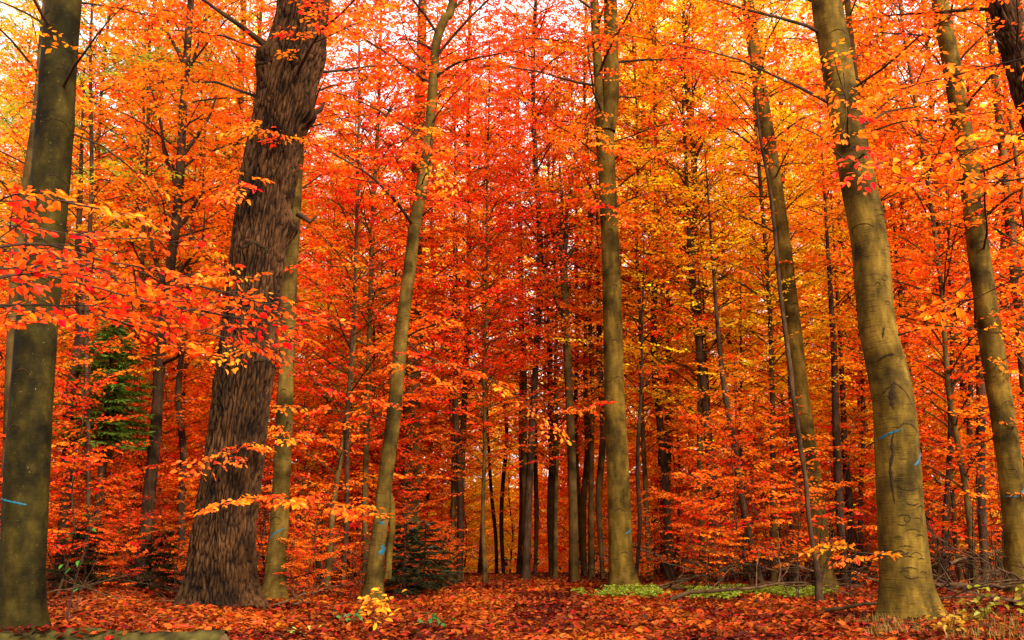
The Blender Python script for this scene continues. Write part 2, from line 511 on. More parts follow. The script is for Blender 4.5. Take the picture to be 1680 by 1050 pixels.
# ------------------------------------------------------------------ tree kinds that repeat (trunk mesh with limbs, crown mesh)
KINDS = {}
def make_kind(key, h, r, h0, nb, rad, far=False, shape='layer', dens=1.0, bark=None, el=0.55, wob=0.1, lean=0.02):
    st = wobbly_stem(h, r, wob=wob, lean=lean)
    sp = spline(st, 0.4)
    tb = Tubes().add(sp[:, :3] - [0, 0, 0.15], sp[:, 3] * (1 + 0.5 * np.exp(-sp[:, 2] * 3)), 9)
    lv = Leaves(T_FAR if far else T_NEAR, 0.14 if far else 0.082, 0.62, False, 3, twigs=not far)
    crown(lv, tb, sp, h0, h * 1.0, nb, rad, shape, dens, el)
    KINDS[key] = (tb.mesh('trunk_' + key, bark or M_mid), lv.mesh('crown_' + key))


for i in range(4): make_kind(f'under{i}', 10 + i * 1.4, 0.045 + .006 * i, 0.8 + .3 * i, 66, 2.9, bark=M_mid, dens=1.4)
for i in range(3): make_kind(f'high{i}', 18 + i * 2, 0.075 + .012 * i, 3.0 + i, 100, 3.3, bark=(M_mid, M_mid, M_dark)[i], dens=1.15)
for i in range(3): make_kind(f'small{i}', 3.6 + i * 1.0, 0.016 + .004 * i, 0.3, 28, 1.45, bark=M_dark, wob=.08, dens=1.4)
for i in range(4): make_kind(f'far{i}', 26 + i * 3, 0.10 + .02 * i, 1.2 + i * .5, 130, 4.6, far=True, bark=(M_dark, M_mid)[i % 2], wob=.2, dens=1.4)
for i in range(2): make_kind(f'farlow{i}', 9 + i * 2, 0.05, 0.2, 64, 3.2, far=True, bark=M_dark, dens=1.4)

ZONES = [(-9999, 200, 'near the left edge'), (200, 320, 'left of the fissured oak'), (320, 520, 'behind the fissured oak'), (520, 700, 'between the oak and the leaning beech'),
         (700, 860, 'over the far end of the path'), (860, 1010, 'just left of the forked central beech'), (1010, 1190, 'just right of the forked central beech'),
         (1190, 1330, 'beside the right middle beech'), (1330, 1500, 'behind the stout scarred beech'), (1500, 9999, 'near the right edge')]
RED, DRED, ORG, LORG, YEL, GRN, GOLD = (0.85, 0.064, 0.008), (0.72, 0.038, 0.006), (0.88, 0.105, 0.007), (0.90, 0.17, 0.008), (0.90, 0.58, 0.012), (0.36, 0.34, 0.02), (0.90, 0.34, 0.010)
TINTS = {'red': RED, 'deep red': DRED, 'orange': ORG, 'light orange': LORG, 'yellow': YEL, 'olive green': GRN, 'golden': GOLD}
SIZEWORD = {'under': ('young beech', 'slim'), 'high': ('tall slender beech', 'dark stemmed'), 'small': ('beech sapling', 'low'),
            'far': ('tall beech', 'distant'), 'farlow': ('low bushy beech', 'distant')}


def place_tree(key, px, y, tint, scale=1.0, x=None, rz=None):
    if x is None:
        x = (px - 840) / 1680 * (y * CP + 0.35 * SP * y)
    zone = next(z for a, b, z in ZONES if a <= px < b)
    noun, adj = SIZEWORD[key.rstrip('0123456789')]
    tr = empty('beech_sapling' if key.startswith('small') else 'beech_tree', (x, y, gzf(x, y) - 0.03), f'{adj} {noun} with {tint} leaves {zone}', 'tree', f'{adj} {tint} beeches {zone}')
    tr.rotation_euler.z = rng.uniform(0, 6.28) if rz is None else rz
    tr.scale = (scale, scale, scale * rng.uniform(.92, 1.08))
    tm, cm = KINDS[key]
    c = np.array(TINTS[tint]) * rng.uniform(.85, 1.15) * np.array([1, rng.uniform(.8, 1.25), 1])
    link('trunk', tm, tr); link('crown', cm, tr, np.clip(c, 0, 1))
    return tr


# ------------------------------------------------------------------ large trunks drawn from their outline in the photo
def trunk_path(rows, y, ext=14, lean=None):
    """rows: (px, py, width px) from the base up -> smooth x, y, z, r rows; carried on upwards past the frame."""
    pts = []
    for (px, py, w) in rows:
        c = at(px, py, y)
        dist = np.linalg.norm(c - CAM) * math.cos(math.atan(math.hypot(px - 840, py - 525) / 1680))
        pts.append([*c, w / 2 * dist / 1680 * 0.985])
    if ext:
        d = norm(np.array(pts[-1][:3]) - np.array(pts[-2][:3])); r = pts[-1][3]; d = norm(d * .5 + np.array([0, 0, .5]))
        for k in range(1, 6):
            pts.append([*(np.array(pts[-1][:3]) + d * ext / 5), r * (1 - .16 * k)])
    return np.array(pts)


class HeroTree:
    def __init__(self, name, rows, y, label, mat, kind='beech', ext=14, ds=0.06, sides=40, knots=(), group=None, flare=0.25, sink=0.25):
        P = trunk_path(rows, y, ext)
        base = P[0].copy()
        g = gzf(base[0], base[1])
        d = norm(P[0, :3] - P[1, :3])
        foot = P[0].copy(); foot[:3] += d * ((P[0, 2] - g + sink) / max(.3, -d[2])); foot[3] *= 1.02
        P = np.vstack([foot, P]) if P[0, 2] > g - sink + .02 else P
        self.origin = np.array([foot[0], foot[1], g])
        self.root = empty(name, self.origin, label, 'tree', group)
        self.mat, self.kind = mat, kind
        S = spline(P, ds)
        self.S = S
        self.knots = knots
        self.s = np.concatenate([[0], np.cumsum(np.linalg.norm(np.diff(S[:, :3], axis=0), axis=1))])
        self.T, self.A, self.B = frames(S[:, :3])
        hh = S[:, 2] - g
        R = S[:, 3] * (1 + flare * np.exp(-np.clip(hh, 0, None) * 4.5))
        self.R = R
        seed = rng.uniform(0, 100)
        def disp(th, s, rr):
            out = np.zeros_like(th)
            base_ = np.exp(-np.clip(np.interp(s, self.s, hh), 0, None) * 3.2)
            out += rr * flare * 0.9 * base_ * (np.cos(th * 3 + seed) * .5 + np.cos(th * 5 + 2 * seed) * .5)      # root buttresses
            it = np.nditer([th, s, rr, out], op_flags=[['readonly']] * 3 + [['readwrite']])
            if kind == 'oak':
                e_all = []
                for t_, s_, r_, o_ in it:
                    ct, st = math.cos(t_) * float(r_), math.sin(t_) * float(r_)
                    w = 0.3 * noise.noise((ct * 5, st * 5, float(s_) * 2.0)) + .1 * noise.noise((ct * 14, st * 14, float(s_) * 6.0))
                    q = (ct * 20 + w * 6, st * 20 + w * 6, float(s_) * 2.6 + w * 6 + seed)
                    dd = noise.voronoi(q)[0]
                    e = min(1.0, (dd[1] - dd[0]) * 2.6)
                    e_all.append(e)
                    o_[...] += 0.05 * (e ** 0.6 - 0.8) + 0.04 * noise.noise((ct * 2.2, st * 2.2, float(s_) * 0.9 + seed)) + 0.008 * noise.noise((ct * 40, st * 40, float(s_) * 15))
            else:
                for t_, s_, r_, o_ in it:
                    ct, st = math.cos(t_), math.sin(t_)
                    o_[...] += float(r_) * (0.045 * noise.noise((ct * 1.2, st * 1.2, float(s_) * 0.8 + seed)) + 0.018 * noise.noise((ct * 3, st * 3, float(s_) * 3.5 + seed)))
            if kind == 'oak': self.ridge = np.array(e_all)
            for (kpy, kth, ks, ka) in knots:
                s0 = self.s_at(kpy); dth = (th - kth + math.pi) % (2 * math.pi) - math.pi
                out += ka * np.exp(-((s - s0) ** 2 + (dth * rr) ** 2) / (2 * ks ** 2))
            return out
        self.disp = disp
        tb = Tubes().add(S[:, :3] - self.origin, R, sides, disp)
        tm = tb.mesh('trunk', mat)
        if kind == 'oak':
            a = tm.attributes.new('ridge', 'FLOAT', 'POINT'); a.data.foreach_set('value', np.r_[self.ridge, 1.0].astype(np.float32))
        self.trunk = link('trunk', tm, self.root)

    def s_at(self, py):
        """Length along the stem where it crosses photo row py."""
        C = self.S[:, :3] - CAM
        v = (-C[:, 1] * SP + C[:, 2] * CP) / (C[:, 1] * CP + C[:, 2] * SP)
        rows = 525 - v * 1680
        return float(np.interp(-py, -rows, self.s))

    def theta_at(self, px, py):
        """Angle round the stem that faces photo column px on row py (0 faces the camera)."""
        s0 = self.s_at(py); i = int(np.interp(s0, self.s, np.arange(len(self.s))))
        C = self.S[i, :3]; w = (at(px, py, C[1]) - C)
        return float(np.arcsin(np.clip(np.dot(w, self.B[i]) / self.R[i], -.97, .97)))

    def surf(self, th, s, off=0.0):
        i = np.interp(s, self.s, np.arange(len(self.s))); a = np.clip(np.floor(i).astype(int), 0, len(self.s) - 2); f = (i - a)[..., None]
        lerp = lambda X: X[a] * (1 - f) + X[a + 1] * f
        rr = np.interp(s, self.s, self.R); r = rr + self.disp(th, s, rr.copy()) + off
        return lerp(self.S[:, :3]) + r[..., None] * (np.cos(th)[..., None] * lerp(self.A) + np.sin(th)[..., None] * lerp(self.B))

    def patch(self, name, pts, width, mat, th_off=0.004, rag=0.25, n=26):
        """A thin raised streak that follows the trunk's surface along photo pixels pts."""
        q = np.array([[self.theta_at(px, py), self.s_at(py)] for px, py in pts])
        if len(q) == 2: q = np.vstack([q[0], q.mean(0), q[1]])
        t = np.linspace(0, len(q) - 1, n); c = np.stack([np.interp(t, np.arange(len(q)), q[:, k]) for k in range(2)], 1)
        rad = float(np.interp(c[0, 1], self.s, self.R))
        d = np.gradient(c * [rad, 1], axis=0); d /= np.linalg.norm(d, axis=1)[:, None] + 1e-9
        nrm = np.stack([-d[:, 1], d[:, 0]], 1)
        w = width / 2 * np.sin(np.linspace(0.12, math.pi - .12, n)) ** (.5 if name == 'paint_mark' else 1.1) * (1 + rng.normal(0, rag, n))
        rows = []
        for k in (-1, -.5, 0, .5, 1):
            uv = c * [rad, 1] + nrm * (w * k)[:, None]
            rows.append(self.surf(uv[:, 0] / rad, uv[:, 1], th_off if abs(k) < 1 else -0.004))
        V = np.stack(rows, 1).reshape(-1, 3) - self.origin
        idx = np.arange(n * 5).reshape(n, 5)
        F = np.stack([idx[:-1, :-1], idx[1:, :-1], idx[1:, 1:], idx[:-1, 1:]], -1).reshape(-1, 4)
        return link(name, mesh_from(name, V, F, [mat]), self.trunk)

    def scar(self, px, py, w, drop=None, thick=0.02):
        """Eyebrow shaped branch scar: a dark arch."""
        drop = w * .35 if drop is None else drop * 100
        self.patch('bark_scar', [(px - w / 2, py + drop), (px - w * .28, py + drop * .3), (px, py), (px + w * .28, py + drop * .3), (px + w / 2, py + drop)], thick, M_scar, 0.005, 0.35)

    def limb(self, rows, r0, r1, mat=None, y_end=None, leaves=None, start=.15, dens=1.0, side=.5, tint=ORG, leaf=0.08, hv=None, name='limb', sides=8, scale=1.0, y_start=None, twig=None):
        """A branch drawn through photo pixels, growing out of this trunk; leaves=True clothes it."""
        y0 = self.S[int(np.interp(self.s_at(rows[0][1]), self.s, np.arange(len(self.s)))), 1] if y_start is None else y_start
        y1 = y0 if y_end is None else y_end
        k = len(rows)
        pts = np.array([at(px, py, y0 + (y1 - y0) * i / max(1, k - 1)) for i, (px, py) in enumerate(rows)])
        C = spline(pts, 0.12); C = C + np.cumsum(rng.normal(0, .006, C.shape), 0) * np.linspace(0, 1, len(C))[:, None] ** .3
        R = np.linspace(r0, r1, len(C))
        tb = Tubes().add(C - self.origin, R, sides)
        o = link(name, tb.mesh(name, mat or M_dark), self.root)
        if leaves:
            lv = Leaves(T_NEAR, leaf, 0.62, True, 3)
            clothe(lv, C - self.origin, start, dens, side, hv, scale, .2)
            link('leaves', lv.mesh('leaves'), o, tint)
        return o

    def crown(self, h0, h1, nb, rad, tint, dens=0.8, far=False):
        if h0 > 7: h0, nb = h0 * .68, int(nb * 1.4)
        lv = Leaves(T_FAR if far else T_NEAR, 0.13 if far else .085, 0.62, False, 3, twigs=not far); tb = Tubes()
        S = self.S.copy(); S[:, :3] -= self.origin
        crown(lv, tb, S, h0, min(h1, S[-1, 2]), nb, rad, 'layer', dens, .5)
        link('limbs', tb.mesh('limbs', M_dark), self.root)
        link('crown', lv.mesh('crown'), self.root, tint)


# left beech with green algae
A = HeroTree('beech_tree', [(34, 1030, 74), (37, 930, 72), (42, 825, 72), (52, 650, 68), (62, 525, 65), (75, 380, 63), (86, 250, 61), (96, 120, 58), (105, 0, 56)], 10.9,
             'thick olive green beech trunk at the left edge with a blue paint line', M_beech_moss, knots=[(205, 0.9, .12, .03), (120, -.3, .12, .02), (560, .9, .1, .03)])
A.patch('paint_mark', [(8, 816), (30, 823), (58, 830)], 0.035, M_blue)
for (x, y_, w) in ((98, 205, 50), (112, 122, 24), (90, 30, 16), (100, 295, 26), (80, 400, 22), (40, 700, 22), (50, 610, 26)): A.scar(x, y_, w, thick=.02)
A.crown(8.5, 21, 30, 3.8, ORG)
A.limb([(98, 515), (108, 490), (118, 470)], .012, .004, name='branch_stub')
A.limb([(120, 220), (170, 240), (230, 290), (262, 335), (300, 372)], .012, .004, y_end=11.5, leaves=True, tint=LORG, dens=.5)

# oak with fissured bark
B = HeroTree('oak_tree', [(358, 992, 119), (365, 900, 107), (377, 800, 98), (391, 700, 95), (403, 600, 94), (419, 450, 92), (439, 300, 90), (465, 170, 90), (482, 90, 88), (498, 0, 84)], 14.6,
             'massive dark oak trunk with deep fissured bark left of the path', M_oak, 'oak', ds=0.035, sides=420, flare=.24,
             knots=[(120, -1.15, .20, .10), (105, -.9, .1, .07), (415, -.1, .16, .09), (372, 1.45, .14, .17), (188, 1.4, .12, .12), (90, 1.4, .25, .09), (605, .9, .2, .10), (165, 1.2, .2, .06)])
B.limb([(488, 350), (510, 362), (520, 352)], .05, .02, name='branch_stub')
B.limb([(508, 190), (528, 180), (535, 168)], .05, .02, name='branch_stub')
B.limb([(445, 85), (410, 55), (370, 25), (330, -5)], .05, .02, y_end=13.6)
for (pts, w) in (([(445, 100), (432, 112), (436, 128), (456, 122), (462, 108)], .06), ([(412, 425), (428, 411), (446, 418), (444, 432)], .07), ([(425, 600), (440, 592), (455, 604)], .06)):
    B.patch('bark_burl', pts, w, M_scar, 0.02, .4)
B.limb([(470, 260), (462, 235), (450, 215), (425, 205)], .012, .003, y_end=12.9, leaves=True, tint=ORG, dens=.8, side=.35)
B.limb([(440, 330), (420, 300), (400, 285), (385, 300)], .012, .003, y_end=13.0, leaves=True, tint=RED, dens=.8, side=.35)
B.limb([(500, 120), (490, 90), (480, 60), (500, 40)], .012, .003, y_end=13.0, leaves=True, tint=RED, dens=.7, side=.35)
B.limb([(430, 500), (410, 470), (395, 455), (370, 452)], .012, .003, y_end=13.2, leaves=True, tint=RED, dens=.7, side=.3)
B.crown(10, 22, 34, 5.0, ORG)

C_ = HeroTree('beech_tree', [(450, 978, 38), (455, 900, 33), (459, 850, 31), (465, 720, 28), (470, 600, 26), (474, 500, 25), (482, 350, 23), (492, 200, 20), (505, 50, 18)], 17.1,
              'slim pale beech trunk standing close behind the right side of the oak', M_brownbeech, sides=24, ds=.1)
C_.patch('paint_mark', [(442, 888), (452, 876), (469, 866)], 0.03, M_blue)
for (x, y_, w) in ((456, 848, 20), (468, 640, 12), (470, 560, 10)): C_.scar(x, y_, w)
C_.limb([(478, 590), (500, 605), (520, 630), (545, 642), (575, 650)], .014, .004, y_end=16.2, leaves=True, tint=RED, dens=.6)
C_.limb([(470, 690), (478, 700), (470, 712), (440, 722), (400, 735), (362, 745)], .012, .003, y_end=13.3, leaves=True, tint=RED, dens=.9, side=.22)
C_.limb([(474, 560), (488, 555), (470, 560), (430, 566), (390, 570)], .012, .003, y_end=13.3, leaves=True, tint=ORG, dens=.6, side=.2)
C_.crown(10, 19, 24, 3.2, ORG)

D = HeroTree('beech_tree', [(611, 978, 33), (616, 930, 28), (624, 860, 26), (634, 770, 25), (644, 700, 24), (654, 600, 23), (661, 525, 22), (671, 450, 21), (680, 375, 20), (693, 300, 19), (704, 220, 17), (711, 130, 16), (716, 70, 15), (730, 30, 15), (744, 0, 14)], 16.6,
             'slender beech leaning right above the small golden seedling with a blue arrow mark', M_brownbeech, sides=26, ds=.09, knots=[(372, .3, .06, .03)])
D.patch('paint_mark', [(629, 893), (631, 902), (623, 907)], 0.11, M_blue)
D.patch('paint_mark', [(622, 857), (632, 858)], 0.05, M_blue)
D.limb([(679, 372), (660, 345), (630, 310), (585, 275), (530, 248), (470, 222)], .03, .006, y_end=14.6, leaves=True, tint=ORG, dens=.9, side=.3)
D.limb([(668, 552), (690, 540), (720, 530), (745, 520), (772, 500)], .018, .004, y_end=15.8, leaves=True, tint=RED, dens=.7, side=.3)
D.limb([(668, 560), (690, 580), (730, 598), (790, 615), (850, 650)], .02, .004, y_end=15.4, leaves=True, tint=RED, dens=.9, side=.3)
D.limb([(712, 128), (735, 112), (760, 100), (800, 92), (850, 85)], .03, .006, y_end=16.0, leaves=True, tint=ORG, dens=.5, side=.3)
D.limb([(708, 110), (690, 95), (672, 70), (660, 30)], .02, .006, leaves=True, tint=ORG, dens=.5, side=.3)
D.limb([(668, 455), (640, 445), (600, 440), (550, 438)], .014, .004, y_end=15.8, leaves=True, tint=RED, dens=.8, side=.3)
D.limb([(640, 848), (600, 836), (560, 828), (500, 822), (428, 816)], .012, .003, y_end=12.6, leaves=True, tint=(0.88, 0.10, 0.008), dens=1.0, side=.16, leaf=.095)
D.limb([(645, 690), (600, 678), (555, 672), (520, 668)], .012, .003, y_end=15.6, leaves=True, tint=RED, dens=.8, side=.3)
D.limb([(636, 950), (638, 900), (642, 860), (640, 810)], .06, .045, M_beech, y_end=16.9, name='side_stem', sides=14, y_start=16.9)
D.crown(9.5, 18, 24, 3.2, RED)

E = HeroTree('beech_tree', [(674, 930, 34), (674, 830, 33), (675, 700, 30), (677, 600, 28), (679, 500, 26), (683, 350, 22), (688, 200, 18)], 23.5,
             'dark beech trunk half hidden by red leaves behind the leaning beech', M_mid, sides=20, ds=.15)
E.crown(5, 19, 40, 3.4, RED, far=False, dens=.9)

F1 = HeroTree('beech_tree', [(1023, 963, 48), (1019, 920, 41), (1017, 860, 39), (1013, 760, 37), (1008, 640, 34), (1005, 525, 32), (1001, 400, 30), (996, 290, 29), (992, 215, 30), (984, 150, 17), (979, 80, 15), (975, 0, 14)], 19.6,
              'straight beech in the centre forking into twin stems with grass at its foot', M_beech, sides=32, ds=.09, knots=[(195, .2, .12, .02)])
F1.limb([(996, 215), (1002, 150), (1002, 80), (1000, 0), (998, -120)], .17, .12, M_beech, name='second_stem', sides=24, y_start=19.55)
F1.patch('paint_mark', [(1024, 876), (1032, 872), (1034, 868)], 0.04, M_blue)
for (x, y_, w) in ((1012, 620, 30), (1006, 470, 14), (1000, 380, 12), (1014, 835, 22), (1022, 905, 18), (1007, 560, 14), (1000, 310, 12)): F1.scar(x, y_, w)
F1.limb([(1008, 262), (1020, 252), (1045, 245), (1075, 243)], .022, .005, y_end=19, leaves=True, tint=ORG, dens=.6, side=.3)
F1.limb([(1000, 150), (975, 190), (965, 215), (985, 235), (1010, 240)], .012, .003, y_end=18, leaves=True, tint=LORG, dens=1.2, side=.5)
F1.limb([(1010, 650), (1000, 660), (985, 668), (965, 672)], .01, .003, y_end=18.6, leaves=True, tint=RED, dens=1, side=.5)
F1.limb([(984, 110), (965, 95), (975, 70), (1000, 60)], .012, .003, y_end=17.8, leaves=True, tint=ORG, dens=1.1, side=.5)
F1.limb([(1000, 330), (980, 320), (985, 330), (1005, 345)], .01, .003, y_end=18.0, leaves=True, tint=RED, dens=.9, side=.5)
D.limb([(706, 215), (690, 205), (680, 230), (700, 260)], .01, .003, y_end=15, leaves=True, tint=ORG, dens=1.1, side=.5)
D.limb([(688, 320), (670, 310), (690, 325), (720, 330)], .01, .003, y_end=15, leaves=True, tint=RED, dens=1.1, side=.5)
D.limb([(655, 590), (640, 580), (655, 590), (690, 600)], .01, .003, y_end=15.2, leaves=True, tint=RED, dens=.9, side=.4)
F1.crown(10, 21, 34, 4, RED)

J = HeroTree('beech_tree', [(1352, 958, 36), (1344, 880, 31), (1335, 800, 29), (1321, 700, 28), (1310, 620, 28), (1303, 550, 27), (1293, 470, 26), (1284, 400, 26), (1268, 280, 24), (1252, 180, 23), (1240, 100, 22), (1226, 0, 20)], 20.6,
             'middle beech on the right with a thin dark stem crossing it', M_beech, sides=24, ds=.1)
for (x, y_, w) in ((1300, 500, 14), (1318, 680, 14), (1276, 330, 10), (1332, 790, 14)): J.scar(x, y_, w)
J.limb([(1285, 480), (1240, 452), (1200, 432), (1148, 422)], .016, .004, y_end=19.8, leaves=True, tint=RED, dens=.3, side=.2)
J.limb([(1255, 210), (1225, 190), (1190, 150), (1160, 110)], .02, .004, y_end=18.5, leaves=True, tint=RED, dens=1.1, side=.35)
J.crown(10, 20, 28, 3.8, LORG)

K = HeroTree('young_tree', [(1344, 985, 12), (1340, 930, 10), (1331, 880, 8), (1326, 840, 8), (1322, 790, 8), (1314, 740, 8), (1308, 695, 8), (1302, 655, 8), (1297, 610, 8), (1288, 540, 8), (1277, 450, 7), (1266, 330, 6), (1248, 230, 5)], 16.2,
             'thin crooked dark stem winding up in front of the right middle beech', M_dark, ext=3, sides=12, ds=.08)
K.crown(7, 12, 14, 1.5, RED, far=False)

L_ = HeroTree('beech_tree', [(1491, 1003, 92), (1486, 960, 84), (1483, 900, 78), (1478, 840, 74), (1474, 775, 71), (1469, 700, 68), (1462, 640, 66), (1448, 575, 63), (1438, 525, 60), (1427, 400, 58), (1410, 310, 56), (1397, 240, 54), (1380, 150, 52), (1368, 70, 51), (1356, 0, 49)], 12.9,
              'stout pale beech at the right with a long dark crack and two blue marks', M_beech, sides=64, ds=.04, flare=.17,
              knots=[(650, .0, .14, .03), (705, 0.1, .12, .035), (275, -.9, .07, .035), (585, -.3, .08, .025), (350, .9, .06, .02), (780, .6, .1, .02)])
L_.patch('paint_mark', [(1437, 724), (1448, 715), (1467, 708)], 0.035, M_blue)
L_.patch('paint_mark', [(1487, 766), (1497, 757), (1504, 742)], 0.045, M_blue)
L_.patch('bark_crack', [(1456, 708), (1453, 725), (1454, 745), (1451, 770), (1454, 800), (1457, 828)], 0.055, M_scar, .004, .35)
L_.patch('bark_crack', [(1455, 628), (1452, 648), (1452, 665), (1455, 675)], 0.09, M_scar, .004, .5)
L_.patch('bark_scar', [(1436, 655), (1446, 640), (1455, 632), (1470, 646), (1484, 668)], 0.03, M_scar, .004, .5)
L_.patch('bark_scar', [(1458, 708), (1470, 698), (1480, 700), (1496, 712)], 0.03, M_scar, .004, .5)
L_.patch('bark_scar', [(1430, 594), (1444, 587), (1456, 588)], 0.05, M_scar, .004, .5)
L_.patch('bark_scar', [(1437, 560), (1440, 540)], 0.04, M_scar, .003, .5)
for (x, y_, w) in ((1463, 903, 24), (1476, 912, 16), (1495, 878, 18), (1468, 862, 14), (1496, 915, 12), (1480, 948, 22), (1500, 936, 14), (1470, 935, 14), (1478, 795, 12), (1498, 830, 12), (1366, 60, 30), (1404, 372, 40), (1440, 360, 16), (1442, 350, 10), (1450, 410, 8), (1396, 250, 20), (1478, 806, 36), (1470, 845, 18), (1482, 868, 26), (1472, 895, 22), (1490, 850, 14),
                   (1462, 880, 12), (1488, 905, 20), (1478, 930, 24), (1484, 830, 22), (1376, 280, 16), (1430, 470, 10), (1446, 500, 8)): L_.scar(x, y_, w, thick=.013 + .012 * rng.random(), drop=w * rng.choice([.12, .2, .35, .45, -.2]) * .01)
for (x, y_) in ((1442, 462), (1398, 420), (1441, 350), (1475, 852)):
    L_.patch('bark_scar', [(x - 3, y_ - 5), (x - 5, y_ + 1), (x, y_ + 6), (x + 5, y_), (x + 2, y_ - 5)], .012, M_scar, .004)
L_.limb([(1392, 272), (1376, 255), (1350, 225), (1310, 208), (1282, 195)], .012, .004, y_end=12, leaves=False)
L_.limb([(1393, 272), (1404, 262), (1414, 252)], .025, .012, name='branch_stub', y_end=12.4)
L_.limb([(1430, 215), (1480, 200), (1540, 198), (1600, 190)], .014, .004, y_end=12.2, leaves=True, tint=ORG, dens=.9, side=.25)
L_.limb([(1444, 330), (1500, 300), (1560, 260)], .010, .003, y_end=12.2, leaves=True, tint=ORG, dens=.5, side=.25)
L_.limb([(1384, 120), (1392, 170), (1388, 215), (1400, 240)], .008, .003, y_end=10.8, y_start=12.4, leaves=True, tint=RED, dens=1.0, side=.3, leaf=.09)
L_.limb([(1440, 560), (1490, 545), (1540, 533), (1600, 540)], .014, .004, y_end=12.2, leaves=True, tint=RED, dens=.5, side=.2)
L_.limb([(1500, 905), (1460, 912), (1420, 905), (1392, 900)], .008, .003, y_end=11.6, y_start=12.7, leaves=True, tint=(0.8, .13, .01), dens=.7, side=.2)
L_.crown(8.5, 21, 34, 4.2, ORG)

L2 = HeroTree('beech_tree', [(1440, 700, 14), (1428, 400, 13), (1423, 300, 12), (1411, 200, 11), (1398, 80, 10), (1390, 0, 10)], 16.0,
              'thin pale beech peeping out behind the right side of the stout scarred beech', M_beech, sides=14, ds=.15, ext=6)
L2.crown(9, 15, 16, 2.4, ORG)

M_ = HeroTree('beech_tree', [(1674, 968, 46), (1667, 860, 42), (1656, 760, 40), (1646, 690, 39), (1626, 560, 38), (1612, 460, 36), (1598, 350, 34), (1588, 260, 32), (1570, 160, 30), (1556, 80, 29), (1542, 0, 27)], 17.4,
              'pale beech leaning in along the right edge with two blue paint marks', M_beech, sides=32, ds=.08, knots=[(545, .2, .1, .02)])
M_.patch('paint_mark', [(1643, 814), (1655, 816), (1662, 814)], 0.035, M_blue)
M_.patch('paint_mark', [(1664, 812), (1674, 802), (1680, 795)], 0.04, M_blue)
for (x, y_, w) in ((1603, 400, 30), (1638, 605, 24), (1645, 660, 20), (1612, 450, 12), (1590, 300, 16), (1652, 770, 16), (1622, 510, 14)): M_.scar(x, y_, w)
M_.limb([(1600, 285), (1630, 275), (1660, 262), (1700, 235)], .03, .012, M_beech, y_end=16.6)
M_.limb([(1612, 360), (1640, 335), (1665, 318), (1710, 300)], .028, .012, M_beech, y_end=16.2)
M_.limb([(1612, 420), (1620, 380), (1618, 330), (1616, 280)], .02, .012, M_dark, y_end=15.6)
M_.crown(9, 20, 28, 4, ORG)

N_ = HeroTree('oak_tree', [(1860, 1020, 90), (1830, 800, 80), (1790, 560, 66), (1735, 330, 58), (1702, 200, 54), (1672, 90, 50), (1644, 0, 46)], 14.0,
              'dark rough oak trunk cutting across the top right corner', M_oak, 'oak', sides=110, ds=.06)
N_.crown(9, 20, 24, 4, ORG)

O_ = HeroTree('oak_tree', [(232, 965, 30), (240, 860, 22), (256, 700, 19), (262, 600, 17), (266, 540, 17), (282, 420, 15), (293, 320, 15), (298, 230, 14), (304, 130, 13), (311, 30, 11)], 19.6,
              'thin dark oak with forking branches left of the massive oak', M_dark, sides=16, ds=.12, ext=7)
for rows, ye in (([(293, 315), (270, 250), (262, 190), (240, 120)], 19), ([(296, 260), (318, 230), (345, 190), (360, 140)], 20), ([(286, 380), (310, 350), (330, 310), (334, 270)], 19.5), ([(302, 130), (320, 90), (332, 40)], 19.6),
                 ([(272, 470), (300, 440), (330, 400), (335, 350)], 19), ([(270, 470), (250, 400), (240, 300), (225, 240)], 20), ([(268, 595), (290, 585), (300, 565)], 19), ([(262, 590), (235, 585), (215, 578)], 19), ([(304, 110), (285, 70), (250, 20)], 19.4)):
    O_.limb(rows, .05, .012, y_end=ye, leaves=True, tint=LORG, dens=.5, side=.3)
O_.crown(7.5, 17, 30, 3.2, LORG, far=False, dens=.8)

P_ = HeroTree('beech_tree', [(10, 960, 22), (18, 600, 18), (30, 400, 16), (42, 310, 15), (60, 180, 13), (70, 60, 12)], 16,
              'leaning thin beech just behind the olive green trunk at the left edge', M_mid, sides=14, ds=.15, ext=6)
P_.crown(6, 15, 20, 3, GRN, far=False)

Q = HeroTree('beech_tree', [(352, 900, 20), (372, 500, 16), (382, 320, 15), (392, 200, 13), (396, 100, 11)], 27,
             'pale stem with a crooked side branch seen left of the massive oak', M_beech, sides=14, ds=.2, ext=7)
Q.limb([(386, 295), (355, 262), (330, 235), (305, 208)], .09, .05, M_beech, y_end=26)
Q.limb([(384, 270), (360, 235), (355, 220)], .06, .03, M_beech, y_end=26.5)
Q.crown(13, 25, 30, 4, LORG)

G = HeroTree('beech_tree', [(942, 935, 17), (940, 830, 15), (936, 700, 14), (930, 560, 13), (926, 460, 13), (923, 425, 13)], 23.5,
             'thin pale beech left of the central trunk opening into many upright twigs', M_mid, sides=14, ds=.15, ext=0)
for rows in ([(923, 430), (912, 400), (905, 370), (900, 345)], [(924, 430), (928, 395), (930, 350), (936, 310)], [(925, 430), (945, 400), (955, 370)], [(924, 430), (918, 380), (922, 330), (918, 270)], [(930, 560), (915, 500), (890, 440), (875, 420)]):
    G.limb(rows, .07, .02, leaves=True, tint=RED, dens=.4, side=.25)

